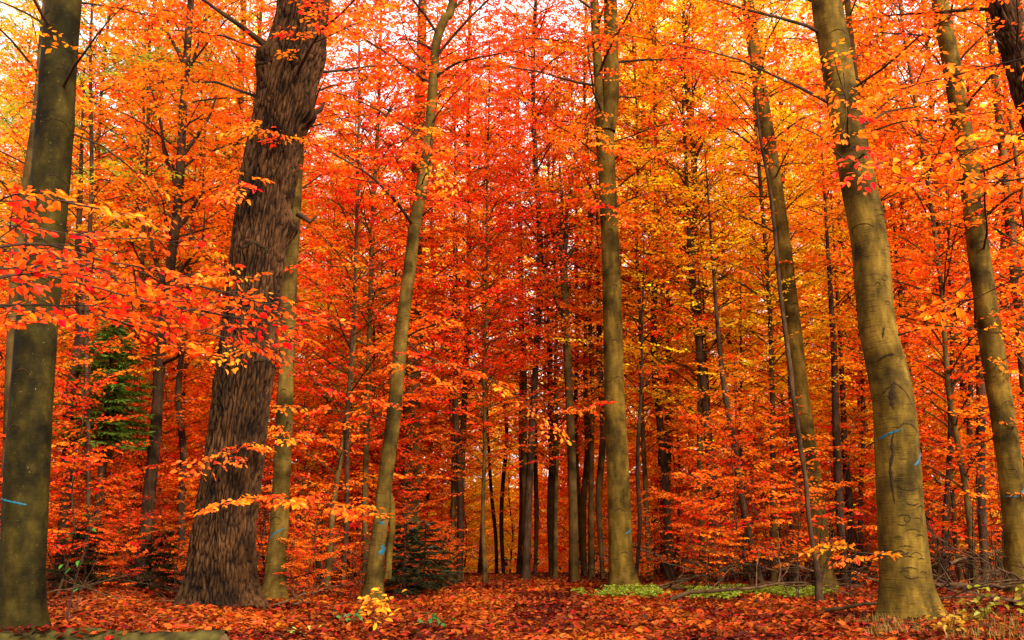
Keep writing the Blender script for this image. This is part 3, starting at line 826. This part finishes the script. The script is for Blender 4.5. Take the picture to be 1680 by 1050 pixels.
# plainer stems farther back: (base px, base py, width, top px, top py, width, distance, bark, word)
STEMS = [
    (988, 930, 12, 982, 480, 10, 29, M_mid, 'straight brown stem hugging the left side of the forked central beech'),
    (959, 930, 12, 960, 560, 9, 31, M_mid, 'brown stem second to the left of the forked central beech'),
    (862, 936, 13, 858, 560, 9, 29, M_mid, 'brown stem on the right bank of the path where it ends'),
    (878, 935, 9, 880, 600, 6, 31, M_dark, 'thin dark stem beside the path end, next to a thicker one'),
    (904, 930, 12, 900, 560, 9, 32, M_mid, 'brown stem midway between the path end and the central beech'),
    (826, 936, 8, 824, 640, 6, 33, M_dark, 'very thin stem standing alone against the yellow glow over the path'),
    (815, 936, 7, 800, 700, 5, 34, M_dark, 'thinnest slanting stem in the yellow glow over the path'),
    (754, 936, 12, 748, 620, 9, 27, M_dark, 'upright black stem on the left bank of the path'),
    (722, 936, 13, 752, 770, 8, 28, M_dark, 'short black stem slanting right to lean on its upright neighbour'),
    (743, 936, 8, 745, 780, 6, 30, M_dark, 'little black stem between the slanting one and the upright one'),
    (1094, 925, 13, 1096, 500, 9, 30, M_mid, 'brown straight stem rising right of the central beech'),
    (1180, 940, 15, 1128, 330, 9, 26, M_dark, 'dark leafy stem curving left as it rises, right of centre'),
    (1168, 935, 9, 1160, 620, 6, 28, M_dark, 'thin dark stem close beside the curving leafy stem'),
    (1246, 945, 12, 1176, 520, 8, 24, M_dark, 'slanting dark stem left of the right middle beech'),
    (1304, 935, 16, 1300, 700, 12, 27, M_mid, 'short brown stem just behind the right middle beech'),
    (1384, 930, 15, 1362, 470, 9, 25, M_dark, 'dark stem between the middle beech and the stout beech'),
    (1398, 925, 12, 1378, 560, 8, 27, M_dark, 'thinner dark stem closest to the stout beech on its left'),
    (1548, 935, 11, 1562, 560, 8, 25, M_dark, 'dark stem right of the stout beech, the first one'),
    (1588, 930, 10, 1590, 500, 7, 27, M_dark, 'dark stem midway between the two pale beeches at the right'),
    (1616, 935, 16, 1600, 340, 13, 24, M_dark, 'thick dark stem just left of the leaning pale beech'),
    (1640, 935, 12, 1652, 260, 10, 28, M_mid, 'brown stem behind the leaning pale beech at the right edge'),
    (1718, 940, 22, 1625, 60, 12, 24, M_mid, 'pale far stem leaning across the top right behind the oak'),
    (100, 900, 20, 128, 430, 14, 22, M_dark, 'dark reddish stem right of the olive green trunk'),
    (298, 930, 14, 300, 560, 10, 25, M_dark, 'short dark stem between the thin oak and the massive oak'),
    (146, 930, 9, 148, 90, 6, 21, M_dark, 'tall thin twiggy stem between the olive trunk and the thin oak'),
    (1010, 925, 10, 1018, 560, 7, 36, M_dark, 'thin stem hidden behind the forked central beech'),
    (564, 940, 9, 575, 600, 7, 24, M_dark, 'thin stem among shrubs between the oak and the leaning beech'),
    (1480, 930, 12, 1478, 300, 8, 30, M_mid, 'brown stem behind the stout beech'),
    (1045, 930, 8, 1052, 640, 6, 25, M_dark, 'thin bare sapling stem right at the central beech foot'),
    (1222, 930, 8, 1216, 600, 5, 27, M_dark, 'thin bare stem left of the slanting dark stem'),
]
STEM_TINT = [RED, ORG, RED, RED, ORG, GOLD, GOLD, RED, RED, RED, LORG, LORG, GOLD, YEL, YEL, LORG, LORG, ORG, RED, ORG, ORG, ORG, RED, RED, LORG, GOLD, RED, ORG, RED, ORG]
for i, (bx, by, bw, tx, ty, tw_, y, bark, lab) in enumerate(STEMS):
    mid = [(bx + (tx - bx) * t + rng.normal(0, 3.0), by + (ty - by) * t, bw + (tw_ - bw) * t) for t in (.25, .5, .75)]
    y *= .86; k_ = .66 if 840 < bx < 1000 else .82; bw *= k_; tw_ *= k_
    h = HeroTree('beech_tree', [(bx, by, bw), *mid, (tx, ty, tw_)], y, lab, bark, sides=10, ds=.3, ext=4, flare=.15)
    top = h.S[-1, 2] - h.origin[2]
    h.crown(max(2.5, top * .45), top, 20, 1.9, STEM_TINT[i], dens=.6)

# ------------------------------------------------------------------ the mass of beeches that fills the wood
def fill():
    plan = []
    # kind, px, distance, tint, scale : the patches of colour one sees
    plan += [('high1', 1235, 22.5, 'yellow', .85), ('high0', 1290, 25, 'yellow', .9), ('under3', 1370, 23.5, 'golden', 1.0), ('high2', 1150, 26, 'golden', .9), ('high0', 1050, 24, 'golden', .9), ('high2', 1070, 30, 'yellow', 1.0), ('far0', 1330, 42, 'yellow', .9), ('far1', 1210, 46, 'golden', .9), ('high2', 1380, 30, 'yellow', .95), ('far2', 1090, 44, 'yellow', 1.0),
             ('far3', 1060, 50, 'yellow', 1.05), ('far1', 1290, 58, 'yellow', 1.0), ('under3', 1160, 25, 'light orange', 1.1), ('far0', 1420, 50, 'golden', 1),
             ('far0', 540, 46, 'yellow', .8), ('far1', 600, 52, 'golden', .75), ('high0', 545, 24.5, 'yellow', .62), ('under3', 590, 27, 'golden', .95), ('far2', 830, 62, 'yellow', .6), ('farlow0', 800, 48, 'golden', 1.0), ('farlow1', 850, 54, 'yellow', 1.0),
             ('high0', 150, 24, 'olive green', 1.05), ('high2', 60, 27, 'olive green', 1.0), ('far0', 200, 38, 'olive green', .9), ('under2', 30, 19, 'golden', 1), ('far1', 60, 44, 'golden', 1), ('far2', 260, 50, 'light orange', 1),
             ('high0', 620, 22, 'red', 1.0), ('high1', 760, 25, 'red', 1.05), ('high2', 860, 24, 'red', 1.0), ('under3', 560, 20.5, 'red', 1.0), ('high0', 800, 22.5, 'red', .72), ('high0', 900, 29, 'red', 1),
             ('high1', 700, 32, 'orange', 1), ('high0', 745, 24, 'orange', .75), ('high0', 905, 25, 'orange', .8), ('high0', 850, 29, 'light orange', .9), ('under1', 640, 26, 'red', 1.0), ('high1', 790, 33, 'orange', .8), ('high1', 950, 27, 'red', .8), ('high2', 500, 27, 'orange', 1), ('high1', 400, 23, 'light orange', 1), ('high0', 330, 26, 'light orange', 1), ('under3', 200, 21, 'orange', 1.1),
             ('high2', 1080, 24, 'light orange', 1), ('high0', 1130, 23, 'golden', 1.05), ('high1', 1480, 24, 'orange', 1.0), ('high2', 1560, 24, 'orange', 1), ('under3', 1620, 19, 'orange', 1.1), ('high0', 1440, 25, 'orange', 1),
             ('high1', 1680, 23, 'light orange', 1), ('under2', 1540, 18.5, 'orange', 1.1), ('high2', 1200, 30, 'orange', 1), ('high0', 960, 25, 'orange', 1), ('high1', 250, 30, 'orange', 1)]
    for key, px, y, t, s in plan:
        place_tree(key, px, y, t, s)
    for px, y, t in ((765, 35, 'yellow'), (800, 38, 'yellow'), (835, 36, 'yellow'), (870, 44, 'orange'), (900, 36, 'red'), (930, 39, 'orange'), (965, 35, 'red'), (740, 38, 'orange'), (700, 34, 'red'), (1000, 38, 'golden'), (1060, 34, 'orange'), (640, 33, 'red')):
        place_tree('farlow0' if y > 37 else 'farlow1', px, y, t, .62)
    # understorey belts
    def tint_for(px):
        if px < 260: return rng.choice(['orange', 'orange', 'red', 'orange'])
        if px < 520: return rng.choice(['orange', 'light orange', 'red'])
        if px < 980: return rng.choice(['red', 'deep red', 'orange', 'red'])
        if px < 1120: return rng.choice(['orange', 'golden', 'red', 'light orange', 'orange'])
        if px < 1400: return rng.choice(['yellow', 'golden', 'yellow', 'light orange', 'orange'])
        return rng.choice(['orange', 'red', 'orange', 'light orange'])
    n = 0
    def far_tint(px):
        if px < 330: return rng.choice(['light orange', 'golden', 'olive green', 'orange', 'golden'])
        return rng.choice(['golden', 'yellow', 'light orange', 'golden', 'orange'])
    for y0, y1, keys, step, clear in ((22, 26, ('under0', 'under1', 'small2', 'small1'), 190, 150), (27.5, 34, ('under1', 'under2', 'under3', 'high0', 'under0'), 95, 170), (34, 42, ('farlow1', 'under3', 'high0', 'high1', 'under1'), 62, 110),
                                      (42, 58, ('far0', 'far1', 'farlow0', 'farlow1'), 50, 0), (58, 78, ('far1', 'far2', 'far3', 'farlow1', 'farlow0'), 46, 0), (78, 110, ('far2', 'far3', 'farlow1'), 48, 0)):
        px = -160
        while px < 1860:
            px += step * rng.uniform(.6, 1.4)
            if 34.5 < y0 < 57 and 740 < px < 870: continue                    # a small clearing past the end of the path
            if abs(px - 835) < clear or (y1 < 27 and 1180 < px < 1370 and rng.random() < .6): continue
            place_tree(str(rng.choice(keys)), px, rng.uniform(y0, y1), str(far_tint(px) if y0 > 38 else tint_for(px)), rng.uniform(.85, 1.15)); n += 1
    # low saplings among the trunks, off the path
    for i in range(120):
        px = rng.uniform(-40, 1720); y = rng.uniform(16, 29)
        if y < 22 and (180 < px < 540 or 560 < px < 760 or 940 < px < 1100 or 1230 < px < 1720): y = rng.uniform(22, 29)
        x = (px - 840) / 1680 * y
        if abs(x - (0.6 + (y - 10) * .02)) < 2.6 and y < 29: continue
        if px > 940 and y < 18.5: continue
        place_tree(str(rng.choice(['small0', 'small1', 'small2'])), px, y, str(rng.choice(['red', 'deep red', 'orange', 'red' if px < 1000 else 'golden'])), rng.uniform(.7, 1.1))


fill()
# knee high saplings that crowd both banks of the path
for i in range(64):
    left = i < 40
    px = rng.uniform(70, 735) if left else rng.uniform(1030, 1440)
    y = rng.uniform(16.5, 24) if left else rng.uniform(21, 27)
    if left and px > 640: y = rng.uniform(20, 26)
    place_tree('small%d' % (i % 3), px, y, str(rng.choice(['red', 'deep red', 'orange'])), rng.uniform(.22, .42))

# ------------------------------------------------------------------ boughs reaching in from trees beside the camera
def side_tree(name, x, y, h, r, label, tint, boughs, leaf=0.08, bark=None, crown_h=None):
    root = empty(name, (x, y, gzf(x, y)), label, 'tree')
    st = spline(wobbly_stem(h, r), .3); o = np.array([x, y, gzf(x, y)])
    tb = Tubes().add(st[:, :3] - [0, 0, .2], st[:, 3], 14)
    link('trunk', tb.mesh('trunk', bark or M_mid), root)
    for rows, y0, y1, dens, side, hv in boughs:
        k = len(rows)
        pts = np.array([at(px, py, y0 + (y1 - y0) * i / (k - 1)) for i, (px, py) in enumerate(rows)])
        z0 = pts[0, 2] - 0.3
        start = np.array([np.interp(z0 - o[2], st[:, 2], st[:, c]) for c in range(3)]) + o
        C = spline(np.vstack([start, pts]), .08)
        tb = Tubes().add(C - o, np.linspace(.014, .002, len(C)), 7)
        lb = link('bough', tb.mesh('bough', M_twig), root)
        lv = Leaves(T_NEAR, leaf, .62, True, 4)
        j = int(np.argmin(np.linalg.norm(C - pts[0], axis=1)))
        clothe(lv, C[j:] - o, .02, dens, side, hv, 1.0, .3)
        link('leaves', lv.mesh('leaves'), lb, tint)
    lv = Leaves(T_FAR, .13, .62, False, 3, twigs=False); tb = Tubes()
    crown(lv, tb, st, crown_h or h * .55, h, 16, 1.8, 'layer', .7)
    link('limbs', tb.mesh('limbs', M_dark), root); link('crown', lv.mesh('crown'), root, tint)


side_tree('young_beech', -3.6, 4.6, 7, .06, 'young beech off the left edge whose bright orange boughs hang before the olive trunk', (0.85, 0.055, 0.007), [
    ([(-60, 345), (20, 330), (70, 325), (100, 330)], 4.3, 4.4, 1.0, .25, (.75, .8)),
    ([(-80, 420), (60, 400), (160, 425), (260, 455), (330, 470)], 4.8, 6.0, 1.3, .22, (.4, .6)),
    ([(-80, 470), (40, 450), (150, 470), (240, 495), (330, 510)], 5.2, 6.4, 1.3, .22, (.3, .4)),
    ([(-80, 390), (20, 370), (120, 385), (200, 392)], 5.2, 6.0, 1.0, .22, (.4, .4)),
    ([(-80, 510), (30, 500), (120, 505), (200, 530)], 5.0, 6.2, 1.0, .22, (.5, .6)),
    ([(-80, 440), (120, 440), (220, 468), (310, 492), (400, 505)], 6.0, 8.0, 1.3, .22, (.5, .6)),
    ([(-80, 400), (80, 420), (180, 450), (260, 480), (330, 515)], 6.5, 8.0, 1.3, .2, (.3, .3)),
    ([(-80, 540), (80, 520), (220, 520), (330, 545)], 6.5, 8.5, 1.0, .2, (.4, .4)),
], leaf=.06, crown_h=4.6)
side_tree('young_beech', 4.4, 6.8, 8, .06, 'young beech off the right edge whose orange boughs hang before the leaning pale beech', ORG, [
    ([(1760, 180), (1700, 215), (1620, 240), (1560, 250)], 6.6, 7.2, 1.1, .25, (.6, .7)),
    ([(1760, 260), (1690, 290), (1620, 300), (1570, 300)], 6.8, 7.6, .8, .25, (.5, .6)),
    ([(1760, 60), (1700, 90), (1620, 110), (1540, 130)], 6.6, 7.6, .7, .25, (.5, .6)),
    ([(1760, 400), (1700, 440), (1640, 470), (1600, 490)], 6.8, 7.8, .5, .2, (.5, .6)),
], crown_h=6)

# ------------------------------------------------------------------ conifers
def conifer(px, y, h, label, tint, rad=1.6, base=0.3, name='spruce_tree'):
    x = (px - 840) / 1680 * y; g = gzf(x, y)
    root = empty(name, (x, y, g), label, 'tree' if h > 3 else 'shrub')
    link('trunk', Tubes().add(np.array([[0, 0, -.2], [0, 0, h * .5], [0.03, 0, h]]), [.02 * h, .012 * h, .01], 8).mesh('trunk', M_dark), root)
    P, D, NN = [], [], []
    tb = Tubes()
    nb = int(24 * h)
    for i in range(nb):
        t = (i + .5) / nb; z = base + (h - base) * t; az = i * 2.4 + rng.normal(0, .3); ln = rad * (1 - t) ** .8 * rng.uniform(.7, 1.1) + .1
        C = limb_path((0, 0, z), az, .15 - .3 * (1 - t), ln, 6, 0, .06); tb.add(C, np.linspace(.012, .003, len(C)), 3, cap=False)
        m = int(ln * 200)
        q = rng.uniform(0.1, 1, m) * (len(C) - 1); j = np.minimum(q.astype(int), len(C) - 2); p = C[j] + (C[j + 1] - C[j]) * (q - j)[:, None]
        d = norm(C[-1] - C[0]); sd_ = np.array([-d[1], d[0], 0])
        k = rng.uniform(-1, 1, m)[:, None] * .22 * ln * (1.1 - q / len(C))[:, None]
        P.append(p + sd_ * k); D.append(d + sd_ * np.sign(k) * .8 + rng.normal(0, .25, (m, 3)) + [0, 0, -.25]); NN.append(rng.normal(0, .5, (m, 3)) + [0, 0, 1])
    P, D, NN = map(np.concatenate, (P, D, NN))
    V, F, per = leaf_arrays(P, D, NN, rng.uniform(.09, .2, len(P)), .028, False)
    H = np.stack([rng.uniform(.2, .8, len(P)), rng.uniform(0, 1, len(P)), np.zeros(len(P))], 1)
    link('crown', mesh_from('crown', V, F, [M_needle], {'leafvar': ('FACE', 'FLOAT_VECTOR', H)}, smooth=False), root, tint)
    link('limbs', tb.mesh('limbs', M_dark), root)


conifer(172, 19, 4.9, 'green spruce glimpsed between the olive trunk and the thin dark oak', (0.09, 0.13, 0.012), 1.0, 2.6)
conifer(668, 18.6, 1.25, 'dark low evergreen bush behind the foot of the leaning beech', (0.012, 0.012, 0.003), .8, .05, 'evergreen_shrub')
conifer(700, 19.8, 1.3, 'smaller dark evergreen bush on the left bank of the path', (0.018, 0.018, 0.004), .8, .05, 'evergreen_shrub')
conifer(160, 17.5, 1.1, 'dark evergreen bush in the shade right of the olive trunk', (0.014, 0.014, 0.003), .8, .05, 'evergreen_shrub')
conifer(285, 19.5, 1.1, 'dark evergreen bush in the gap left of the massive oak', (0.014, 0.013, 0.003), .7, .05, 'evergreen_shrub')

# ------------------------------------------------------------------ fallen leaves
LOG_Z = float(at(220, 1056, 9.45)[2])
def litter():
    ys, xs = [], []
    def band(y0, y1, per_m2, half):
        n = int((y1 - y0) * half * 2 * per_m2)
        ys.append(rng.uniform(y0, y1, n)); xs.append(rng.uniform(-half, half, n))
    band(8.8, 12, 420, 6.6); band(12, 16, 300, 8.6); band(16, 22, 190, 12); band(22, 34, 90, 17)
    nlog = 260; xs.append(rng.uniform(-5, -2.6, nlog)); ys.append(rng.normal(9.45, .06, nlog))
    x, y = np.concatenate(xs), np.concatenate(ys); n = len(x)
    z = gz(x, y) + rng.uniform(0.0, 0.035, n) + 0.01
    z[-nlog:] = LOG_Z + np.sqrt(np.clip(.12 ** 2 - (y[-nlog:] - 9.47) ** 2, 0, 1)) + .012
    P = np.stack([x, y, z], 1); a = rng.uniform(0, 6.28, n)
    D = np.stack([np.cos(a), np.sin(a), rng.normal(0, .3, n)], 1); NN = np.stack([rng.normal(0, .45, n), rng.normal(0, .45, n), np.ones(n)], 1)
    ln = rng.uniform(.035, .11, n)
    V, F, per = leaf_arrays(P, D, NN, ln, ln * .62, True)
    cl = np.array([noise.noise((float(a_) * .8, float(b_) * .8, 5)) for a_, b_ in zip(x, y)])
    H = np.stack([np.clip(rng.beta(1.5, 2, n) + cl * .3, 0, 1), np.clip(rng.beta(1.3, 1.9, n) + cl * .75, 0, 1), np.zeros(n)], 1)
    o = link('fallen_leaves', mesh_from('fallen_leaves', V, F, [M_litter], {'leafvar': ('FACE', 'FLOAT_VECTOR', np.repeat(H, per, 0))}, smooth=False), None, (0.23, 0.018, 0.002))
    tag(o, 'carpet of curled red and orange fallen leaves covering path and forest floor', 'fallen leaves', kind='stuff')


litter()

# ------------------------------------------------------------------ fallen branches heaped at the right, twigs on the left
def stick_mesh(ln, r, forks):
    tb = Tubes(); C = limb_path((0, 0, 0), 0, 0.05, ln, 8, .5, .16); tb.add(C, np.linspace(r, r * .25, len(C)), 7)
    for k in range(forks):
        j = rng.integers(2, 7); c = limb_path(C[j], rng.choice([-1, 1]) * rng.uniform(.5, 1.1), rng.uniform(-.1, .6), ln * rng.uniform(.2, .45), 5, .3, .18)
        tb.add(c, np.linspace(r * .45, .002, len(c)), 5)
        for m in range(2):
            q = rng.integers(1, 5); c2 = limb_path(c[q], rng.uniform(-1.5, 1.5), rng.uniform(0, .7), ln * .15, 4, .3, .2); tb.add(c2, np.linspace(r * .2, .0015, len(c2)), 4)
    return tb.mesh('fallen_branch', M_deadwood)


STICKS = [stick_mesh(l_, r_, f_) for l_, r_, f_ in ((2.4, .03, 4), (3.2, .04, 5), (1.6, .018, 4), (2.0, .022, 6), (1.2, .012, 3), (3.6, .055, 4))]
def stick(px, py, k, az, z=0.03, tilt=0.0, s=1.0, label=None, grp=None):
    if k in (0, 1, 5): tilt = min(tilt, .15)
    y = min(28.0, 1680 / max(45, py - 880)); x = (px - 840) / 1680 * y
    o = link('fallen_branch', STICKS[k]); tag(o, label, 'branch', grp)
    o.location = (x, y, gzf(x, y) + z); o.rotation_euler = (rng.uniform(-.2, .6), -tilt, az); o.scale = (s, s, s)


stick(1090, 985, 1, .25, .05, .05, .9, 'long bare fallen branch lying at the edge of the green patch')
stick(1270, 935, 5, 2.9, .15, .1, .9, 'thick bare fallen branch in front of the foot of the right middle beech')
stick(1330, 1000, 0, -.4, .05, .02, .9, 'bare branch pointing at the stout beech from the path side')
for i in range(140):
    px = rng.uniform(1010, 1690); py = rng.uniform(925, 972)
    if i < 50: px = rng.uniform(1530, 1720); py = rng.uniform(935, 1000)
    stick(px, py, int(rng.integers(6)), rng.uniform(-.7, .7) + rng.choice([0, math.pi]), rng.uniform(.03, .5), rng.uniform(-.1, .5), rng.uniform(.3, .8),
          'bare grey brown branch in the brushwood heap ' + ('right of the stout beech' if px > 1480 else 'between the central and the stout beech'),
          'brushwood ' + ('right of the stout beech' if px > 1480 else 'between the central and the stout beech'))
for i in range(16):
    px = rng.uniform(80, 640)
    stick(px, rng.uniform(968, 1000), int(rng.integers(2, 5)), rng.uniform(0, 6.28), rng.uniform(.02, .12), rng.uniform(0, .3), rng.uniform(.4, .8),
          'small dead branch on the leaves around the foot of the massive oak', 'dead branches around the massive oak')


def thicket():
    """Bare upright shoots between the trunks."""
    kinds = []
    for k in range(4):
        tb = Tubes()
        for m in range(3):
            C = limb_path((rng.normal(0, .08), rng.normal(0, .08), -.05), rng.uniform(0, 6.28), rng.uniform(1.15, 1.45), rng.uniform(1.6, 2.9), 7, .05, .12); tb.add(C, np.linspace(.011, .003, len(C)), 5)
            for q in range(5):
                j = rng.integers(2, 7); c = limb_path(C[j], rng.uniform(0, 6.28), .8, .5, 4, .1, .15); tb.add(c, np.linspace(.004, .0015, len(c)), 4)
        lv = Leaves(T_NEAR, .08, .62, False)
        for q in range(9): lv.spray(np.array([rng.normal(0, .3), rng.normal(0, .3), rng.uniform(.6, 2.2)]), (rng.normal(), rng.normal(), .1), .5)
        kinds.append((tb.mesh('stems', M_twig), lv.mesh('foliage')))
    for i in range(60):
        right = i < 38
        px = rng.uniform(1040, 1700) if right else rng.uniform(90, 600); y = rng.uniform(17, 26)
        x = (px - 840) / 1680 * y
        z = 'between the trunks right of the path' if right else 'in the undergrowth left of the path'
        r = empty('hazel_shoot', (x, y, gzf(x, y)), f'thin upright twiggy shrub {z}', 'shrub', f'twiggy shrubs {z}')
        r.rotation_euler.z = rng.uniform(0, 6.28); s = rng.uniform(.7, 1.3); r.scale = (s, s, s)
        k = kinds[i % 4]; link('stems', k[0], r); link('foliage', k[1], r, RED if rng.random() < .6 else ORG)


thicket()

# ------------------------------------------------------------------ small plants
def seedling(px, py, label, tint, h, spread, nst=3, leaf=.08, n=9, name='beech_seedling', mat=None):
    y = 1680 / (py - 880); p = at(px, py, y); root = empty(name, (p[0], y, gzf(p[0], y)), label, 'plant')
    tb = Tubes(); P, D, NN = [], [], []
    for k in range(nst):
        C = limb_path((0, 0, 0), rng.uniform(0, 6.28), math.atan2(h, spread * rng.uniform(.3, 1.2)), math.hypot(h, spread) * rng.uniform(.7, 1.05), 7, .1, .12)
        tb.add(C, np.linspace(.005, .0015, len(C)), 5)
        for i in range(n):
            q = rng.uniform(.3, 1) * 6.99; j = int(min(q, 6)); b = C[j] + (C[j + 1] - C[j]) * (q - j); a = rng.uniform(0, 6.28)
            e = b + np.array([math.cos(a), math.sin(a), .3]) * rng.uniform(.02, .10); tb.add(np.array([b, (b + e) / 2 + [0, 0, .005], e]), [.002, .0015, .001], 3)
            P.append(e); D.append([math.cos(a), math.sin(a), rng.normal(-.1, .4)]); NN.append([rng.normal(0, .5), rng.normal(-.6, .5), 1])
    P, D, NN = map(np.array, (P, D, NN)); m = len(P)
    V, F, per = leaf_arrays(P, D, NN, leaf * rng.uniform(.7, 1.2, m), leaf * .6, True)
    H = np.repeat(np.stack([rng.uniform(.2, .8, m), rng.uniform(.4, 1, m), np.zeros(m)], 1), per, 0)
    link('stems', tb.mesh('stems', M_twig), root); link('leaves', mesh_from('leaves', V, F, [mat or M_green], {'leafvar': ('FACE', 'FLOAT_VECTOR', H)}, smooth=False), root, tint)


seedling(618, 1040, 'small golden beech seedling at the path edge below the leaning beech', (0.60, 0.17, 0.008), .50, .16, 5, .085, 12)
seedling(712, 1025, 'small dark green bramble beside the golden seedling', (0.04, 0.10, 0.015), .14, .2, 5, .08, 5, 'bramble_plant')
seedling(578, 1020, 'dark green leaves just left of the golden seedling', (0.05, 0.11, 0.02), .14, .15, 4, .075, 5, 'bramble_plant')
seedling(490, 1034, 'pale green weed in the leaves left of the golden seedling', (0.28, 0.26, 0.04), .06, .14, 4, .05, 5, 'weed_plant')
seedling(1620, 1030, 'yellow green bramble shoots in the bottom right corner', (0.17, 0.14, 0.008), .42, .3, 6, .085, 8, 'bramble_plant')
seedling(1560, 1035, 'golden leafed shoots at the foot of the stout beech', (0.32, 0.13, 0.008), .24, .25, 6, .07, 9, 'bramble_plant')
seedling(1680, 1020, 'yellow green shoots at the right edge above the bramble', (0.20, 0.14, 0.008), .5, .3, 5, .085, 8, 'bramble_plant')
seedling(110, 1015, 'tall thin shrub with a few green leaves beside the olive trunk', (0.05, 0.13, 0.012), 1.25, .35, 5, .09, 2, 'elder_shrub')
seedling(1240, 990, 'low orange leaved seedling in front of the brushwood', (0.6, 0.10, 0.01), .2, .2, 5, .07, 6)
seedling(1425, 965, 'red leaved seedling left of the stout beech foot', (0.6, 0.06, 0.01), .35, .4, 6, .08, 9)


def ground_cover(name, label, cx, cy, rx, ry, n, tint, size, up=.1, blade=False):
    a = rng.uniform(0, 6.28, n); r = np.sqrt(rng.uniform(0, 1, n)); x = cx + rx * r * np.cos(a); y = cy + ry * r * np.sin(a)
    keep = np.array([noise.noise((float(p) * 1.6, float(q) * 1.6, 9)) > .02 for p, q in zip(x, y)]); x, y = x[keep], y[keep]; n = len(x)
    z = gz(x, y) + rng.uniform(.02, up, n)
    b = rng.uniform(0, 6.28, n)
    if blade:
        z = gz(x, y) + .01; D = np.stack([np.cos(b) * .5, np.sin(b) * .5, rng.uniform(.5, 1.3, n)], 1); NN = np.stack([np.cos(b), np.sin(b), -.3 + 0 * b], 1)
        ln = size * rng.uniform(.5, 1.2, n); wd = .007
    else:
        D = np.stack([np.cos(b), np.sin(b), rng.normal(.1, .3, n)], 1); NN = np.stack([rng.normal(0, .4, n), rng.normal(-.3, .4, n), np.ones(n)], 1)
        ln = size * rng.uniform(.6, 1.2, n); wd = ln * .75
    V, F, per = leaf_arrays(np.stack([x, y, z], 1), D, NN, ln, wd, not blade)
    H = np.repeat(np.stack([rng.uniform(0, 1, n), rng.uniform(.2, 1, n), np.zeros(n)], 1), per, 0)
    o = link(name, mesh_from(name, V, F, [M_green], {'leafvar': ('FACE', 'FLOAT_VECTOR', H)}, smooth=False), None, tint)
    tag(o, label, 'ground cover', kind='stuff')


ground_cover('green_ground_cover', 'patch of bright green low leaves right of the central beech', 3.35, 18.4, 2.3, 1.5, 9000, (0.17, 0.19, 0.012), .06, .13)
ground_cover('dry_grass', 'tufts of yellowish grass around the foot of the stout beech', 4.9, 11.3, 1.5, 1.2, 1500, (0.16, 0.10, 0.02), .16, blade=True)

# ------------------------------------------------------------------ mossy log in the near left corner
def log():
    C = np.array([at(-120, 1062, 9.55), at(60, 1059, 9.5), at(220, 1056, 9.45), at(368, 1060, 9.4)])
    o = C.mean(0); root = empty('mossy_log', (o[0], o[1], gzf(o[0], o[1])), 'mossy fallen log lying in the near left corner', 'log'); base = np.array(root.location)
    S = spline(C, .04)
    f = lambda th, s, rr: np.vectorize(lambda t, q: .035 * noise.noise((math.cos(t) * 1.5, math.sin(t) * 1.5, q * 2)) + .012 * noise.noise((math.cos(t) * 5, math.sin(t) * 5, q * 9)))(th, s)
    tb = Tubes().add(S - base, np.full(len(S), .12), 30, f, cap=False)
    link('bark', tb.mesh('bark', M_moss), root)
    tb = Tubes().add(np.array([S[-1] - [.02, 0, 0], S[-1] + [.006, 0, 0]]) - base, [.105, .105], 24)
    link('sawn_end', tb.mesh('sawn_end', M_deadwood), root)


log()
print('objects', len(bpy.data.objects), 'mesh verts', sum(len(m.vertices) for m in bpy.data.meshes))
